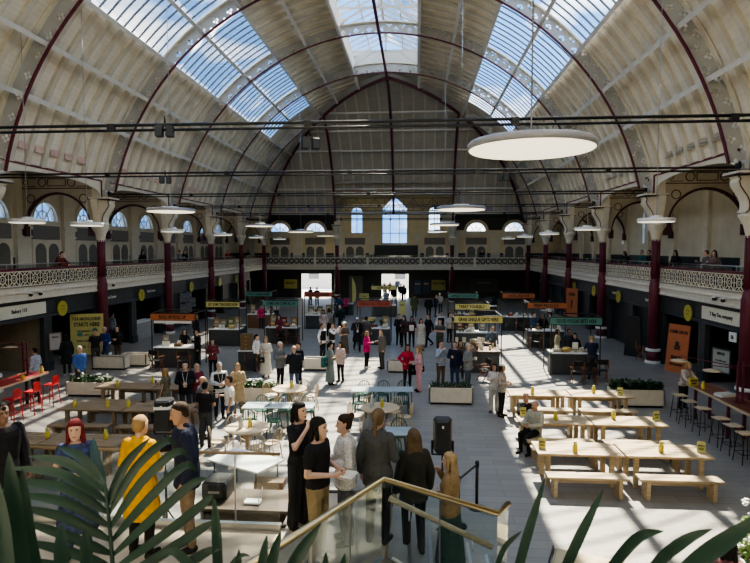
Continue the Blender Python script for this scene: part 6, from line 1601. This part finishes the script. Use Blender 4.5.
# ---- people close to the camera
FV = .0085
STRIPE = mat('black_pinstripe', (.014, .014, .016), .8, var=.9, scale=28, stretch=(1, .05, .05))
W(75, 421.5, 1.66, 1, 'both', 25, 'dress', mat('blue_dress_print', (.025, .04, .11), .8, var=.8, scale=16), 'slim', DNM, 'long', (.13, .012, .014), 0, 'red haired woman in blue print dress behind the palm fronds', z0=LZ, vox=FV)
W(139.5, 418, 1.7, 1, 'both', 172, 'coat', (.62, .33, .015), 'trousers', BLK, 'short', HBL, 0, 'fair haired person in bright yellow coat seen from behind the palm leaves', z0=LZ, vox=FV)
W(186, 404, 1.82, 0, 'navy', -62, 'jacket', NVY, 'trousers', (.2, .145, .1), 'short', HB, 1, 'man in navy suit jacket and beige trousers looking down to the left', z0=LZ, vox=FV)
W(0, 405, 1.8, 0, 'stand', 60, 'jacket', BLK, 'trousers', DGR, 'short', HD, 2, 'dark haired person at the very left edge with sunglasses on the head', z0=LZ, vox=FV)
W(298.5, 403.5, 1.68, 1, 'mouth', 62, 'tee', BLK, 'wide', STRIPE, 'bob', HD, 0, 'dark haired woman in black top and pinstripe trousers, hand at her chest', z0=LZ, vox=FV)
W(317.5, 419.5, 1.72, 0, 'both', 72, 'tee', BLK, 'trousers', (.26, .2, .11), 'bob', HD, 0, 'black haired man in black tee shirt and khaki trousers holding papers', z0=LZ, vox=FV)
W(345.5, 416.5, 1.62, 1, 'both', -75, 'blouse', mat('white_lace', (.55, .53, .5), .8, var=.35, scale=40), 'wide', (.085, .085, .1), 'bun', HB, 0, 'woman in white lace blouse and wide grey trousers facing left', z0=LZ, vox=FV)
W(378, 411.5, 1.68, 1, 'hold', 165, 'jacket', (.07, .072, .072), 'trousers', BLK, 'pony', (.16, .105, .058), 0, 'woman in dark grey jacket with long light brown ponytail, back turned', z0=LZ, vox=FV)
W(414, 431.5, 1.66, 1, 'stand', 200, 'jacket', (.03, .03, .024), 'trousers', BLK, 'long', (.12, .08, .045), 0, 'brown haired woman in dark olive jacket one step down the stair', z0=LZ-.345, vox=FV)
W(451, 454.5, 1.64, 1, 'mouth', -110, 'shirt', (.3, .2, .1), 'longskirt', mat('green_knit', (.012, .06, .045), .9, var=.5, scale=22, bump=.6), 'long', (.36, .25, .13), 0, 'long haired blonde woman in tan top and dark green skirt on the stair', z0=LZ-.69, vox=FV)
W(729, 540, 1.68, 1, 'stand', 160, 'shirt', mat('plum_stripe', (.16, .05, .05), .8, var=.7, scale=20), 'trousers', DGR, 'bob', HD, 0, 'person in blue cap and plum top by the corner planter, from above', hat=(.1, .14, .22))
def flat_sheets(q):
    m = MB(); m.box((.04, -.05, .0), (.2, .15, .006)); m.build('sheet', WHITE, q); m = MB(); m.box((.05, -.045, .008), (.18, .13, .005)); m.build('top_sheet', CRSIGN, q)
for nm, px, py, z, lb, rz in [('paper_sheets', 333, 470, 2.72, 'white paper sheets held by the man in khaki trousers', .4)]:
    held('black haired man in black tee shirt and khaki trousers holding papers', 'R', nm, lb, 'papers', flat_sheets)
# sunglasses of the person at the left edge
# ---- palms growing on the camera's balcony
def PP(px, py, Y):
    X, U = (px-375)/F_PX, -(py-281.5)/F_PX
    c, s = math.cos(PITCH), math.sin(PITCH); y, zz = c+U*s, -s+U*c
    c, s = math.cos(YAW), math.sin(YAW); r = (X*c-y*s, X*s+y*c, zz); t = Y/r[1]
    return Vector((CAM_X+t*r[0], Y, CAM_Z+t*r[2]))
def blade(mb, pts, w, fold=.3):
    """long tapering leaflet along a smooth path with a folded midrib"""
    n = 12; P = []
    m_ = len(pts)-1
    for i in range(n+1):
        f = i/n*m_; k = min(int(f), m_-1); u = f-k
        p0, p1, p2, p3 = pts[max(k-1, 0)], pts[k], pts[k+1], pts[min(k+2, m_)]
        P.append(.5*((2*p1)+(p2-p0)*u+(2*p0-5*p1+4*p2-p3)*u*u+(3*p1-p0-3*p2+p3)*u**3))
    vs, fs = [], []
    for i, p in enumerate(P):
        d = (P[min(i+1, n)]-P[max(i-1, 0)]).normalized(); view = Vector((.25, -1, .55)).normalized()
        s_ = d.cross(view).normalized(); nn = s_.cross(d).normalized(); f = i/n
        ww = w*(min(1, .35+f*3) if f < .25 else 1)*(1 if f < .55 else max(.04, 1-((f-.55)/.45)**1.6))
        vs += [p+s_*ww+nn*ww*fold, p, p-s_*ww+nn*ww*fold]
    for i in range(n):
        a = 3*i; fs += [(a, a+1, a+4, a+3), (a+1, a+2, a+5, a+4)]
    mb.add(vs, fs, 0, True)
def palm(label, crown, pot_z, fronds):
    t = thing('potted_palm', label, 'plant', (0, 0, 0)); cx, cy, cz = crown
    m = MB(); m.lathe([(.17, 0), (.23, .42), (.25, .45), (.22, .45), (.2, .4)], (cx, cy, pot_z), 20); m.build('pot', SHOP, t)
    m = MB(); m.tube([(cx, cy, pot_z+.38), (cx, cy, cz)], [.035, .022], 8); m.build('stem', mat('palm_stem', (.1, .12, .05), .6), t)
    for rach, lv in fronds:
        m = MB()
        if rach: m.tube([Vector(crown)]+[PP(*q) for q in rach], [.009]+[.007-.004*i/len(rach) for i in range(len(rach))], 6)
        for pts, w in lv: blade(m, [PP(*q) for q in pts] if rach else [Vector(crown)]+[PP(*q) for q in pts], w)
        m.build('frond', PALM, t, recalc=False)
    return t
Y = 1.35
right = [[(108, 505, Y), (125, 466, Y+.04), (150, 438, Y+.08)], [(109, 514, Y), (136, 468, Y+.03), (166, 441, Y+.07), (176, 446, Y+.1)], [(110, 528, Y), (142, 482, Y), (176, 452, Y+.02), (189, 458, Y+.05)], [(111, 542, Y), (150, 498, Y-.02), (184, 466, Y), (198, 472, Y+.03)],
         [(112, 556, Y-.02), (158, 514, Y-.05), (192, 484, Y-.05), (208, 478, Y-.03)], [(113, 570, Y-.04), (165, 534, Y-.08), (203, 504, Y-.1), (213, 494, Y-.1)], [(114, 584, Y-.06), (160, 556, Y-.1), (200, 530, Y-.12), (216, 520, Y-.12)], [(115, 600, Y-.08), (170, 575, Y-.12), (205, 553, Y-.15), (222, 548, Y-.15)]]
left = [[(105, 484, Y), (96, 458, Y+.05), (93, 438, Y+.1)], [(105, 486, Y), (82, 458, Y+.03), (58, 447, Y+.06)], [(106, 492, Y), (70, 464, Y), (28, 456, Y)], [(107, 502, Y), (62, 474, Y-.02), (8, 468, Y-.04)], [(108, 513, Y), (62, 487, Y-.04), (4, 482, Y-.08)], [(109, 526, Y), (64, 502, Y-.05), (10, 494, Y-.1)],
        [(110, 540, Y-.01), (66, 518, Y-.06), (14, 506, Y-.12)], [(111, 554, Y-.02), (68, 536, Y-.08), (18, 520, Y-.14)], [(112, 568, Y-.04), (70, 552, Y-.1), (20, 540, Y-.16)], [(113, 582, Y-.05), (74, 570, Y-.12), (24, 558, Y-.18)]]
palm('green feathery palm whose fronds cover the bottom left corner', (1.58, 1.12, 4.1), 3.5, [
    ([(116, 620, Y-.1), (113, 570, Y-.04), (110, 530, Y), (106, 490, Y), (103, 474, Y+.03)], [(q, .0115) for q in right+left]),
    ([(40, 640, .95), (20, 560, .95), (14, 500, .97), (11, 462, 1.0)], [([(30, 610, .93), (16, 520, .93), (9, 452, .95)], .016), ([(44, 610, .95), (27, 530, .95), (22, 468, .97)], .015), ([(10, 610, .9), (2, 540, .9), (-6, 470, .92)], .018), ([(30, 620, .95), (-2, 560, .95), (-20, 520, .95)], .018), ([(70, 640, 1.0), (62, 560, 1.0), (62, 523, 1.02)], .013), ([(95, 640, 1.05), (87, 565, 1.05), (85, 526, 1.07)], .012)]),
    ([(225, 660, 1.2), (219, 600, 1.2), (216, 560, 1.2)], [([(219, 600, 1.2), (217, 540, 1.2), (214, 497, 1.22)], .011), ([(200, 600, 1.2), (192, 570, 1.2), (175, 552, 1.2), (160, 556, 1.2)], .01), ([(232, 600, 1.2), (238, 570, 1.2), (239, 549, 1.2)], .008), ([(222, 600, 1.2), (228, 572, 1.2), (240, 556, 1.2), (250, 556, 1.2)], .006)])])
palm('smaller palm with upright blades rising at the bottom centre', (2.02, 1.1, 4.05), 3.5, [
    ([(275, 660, 1.15), (272, 620, 1.15), (270, 590, 1.15)], [([(258, 600, 1.15), (262, 565, 1.15), (267, 535, 1.16)], .01), ([(266, 600, 1.15), (272, 562, 1.15), (281, 531, 1.16)], .011), ([(278, 600, 1.15), (296, 560, 1.15), (321, 523, 1.16)], .014), ([(300, 600, 1.15), (322, 575, 1.15), (326, 552, 1.15)], .009), ([(330, 600, 1.15), (340, 575, 1.15), (345, 553, 1.15)], .008)])])
palm('palm with long arching blades at the bottom right of the photo', (3.0, 1.0, 4.1), 3.5, [
    ([(560, 700, 1.2), (570, 640, 1.22), (575, 600, 1.24)], [([(508, 610, 1.25), (524, 545, 1.25), (545, 478, 1.3)], .011), ([(552, 600, 1.25), (575, 545, 1.25), (604, 488, 1.3)], .012), ([(490, 590, 1.2), (503, 550, 1.2), (522, 531, 1.22)], .006), ([(590, 600, 1.2), (618, 558, 1.2), (640, 536, 1.2), (664, 531, 1.22)], .012), ([(630, 610, 1.15), (655, 565, 1.15), (685, 540, 1.15), (712, 529, 1.17)], .012)]),
    ([(700, 720, 1.0), (690, 650, 1.0), (680, 600, 1.0)], [([(650, 610, 1.0), (690, 566, 1.0), (728, 538, 1.0), (775, 508, 1.02)], .016), ([(730, 640, 1.0), (760, 570, 1.0), (790, 530, 1.0)], .014)])])
# sunglasses on the head at the left edge, paper cups on tables
p = G(2, 410, LZ+1.76); t = thing('sunglasses', 'sunglasses pushed up on the head at the left edge', 'sunglasses', (p.x+.02, p.y-.06, LZ+1.79), .9); m = MB()
for e in (-.035, .035): m.ring((e, -.02, 0), .024, .006, .006, 14, 'y')
m.beam((-.012, -.02, .005), (.012, -.02, .005), .005); m.beam((-.06, -.02, .005), (-.065, .09, 0), .005); m.beam((.06, -.02, .005), (.065, .09, 0), .005); m.build('frame', BLACK, t)
m = MB()
for e in (-.035, .035): m.ring((e, -.021, 0), .011, .022, .003, 12, 'y')
m.build('lens', mat('dark_lens', (.03, .035, .04), .1), t)
# ================================================================== LIGHT AND CAMERA
w = bpy.data.worlds.new('sky'); scene.world = w; w.use_nodes = True; nt = w.node_tree; L = nt.links.new
bg = nt.nodes['Background']; tc = nt.nodes.new('ShaderNodeTexCoord'); nz = nt.nodes.new('ShaderNodeTexNoise')
nz.inputs['Scale'].default_value = 3.2; nz.inputs['Detail'].default_value = 7; nz.inputs['Roughness'].default_value = .55
mp = nt.nodes.new('ShaderNodeMapping'); mp.inputs['Scale'].default_value = (1, 1, 2.2); mp.inputs['Location'].default_value = (.35, .1, .2)
rp = nt.nodes.new('ShaderNodeValToRGB'); rp.color_ramp.elements[0].position = .50; rp.color_ramp.elements[1].position = .66
rp.color_ramp.elements[0].color = (.085, .22, .50, 1); rp.color_ramp.elements[1].color = (.95, .97, 1., 1)
L(tc.outputs['Generated'], mp.inputs['Vector']); L(mp.outputs['Vector'], nz.inputs['Vector']); L(nz.outputs['Fac'], rp.inputs['Fac']); L(rp.outputs['Color'], bg.inputs['Color'])
bg.inputs['Strength'].default_value = WORLD_S
sl = bpy.data.lights.new('sun', 'SUN'); sl.energy = SUN_S; sl.angle = R(.6); sl.color = (1, .95, .86)
so = bpy.data.objects.new('sun', sl); COL.objects.link(so)
so.rotation_euler = Vector(SUN_D).to_track_quat('-Z', 'Y').to_euler(); so.location = (5, 30, 40)
cd = bpy.data.cameras.new('camera'); co = bpy.data.objects.new('camera', cd); COL.objects.link(co)
cd.sensor_width = 36; cd.lens = F_PX/750*36; cd.clip_start = .05; cd.clip_end = 300
co.location = (CAM_X, 0, CAM_Z); co.rotation_euler = (PI/2-PITCH, 0, YAW)
cd.dof.use_dof = True; cd.dof.focus_distance = 15; cd.dof.aperture_fstop = 9
scene.camera = co
scene.view_settings.view_transform = 'AgX'; scene.view_settings.look = 'AgX - Medium High Contrast'; scene.view_settings.use_white_balance = True; scene.view_settings.white_balance_temperature = 7350; scene.view_settings.exposure = EXPO
scene.cycles.use_denoising = True
scene.cycles.max_bounces = 8; scene.cycles.diffuse_bounces = 5; scene.cycles.transparent_max_bounces = 24
scene.cycles.sample_clamp_indirect = 6
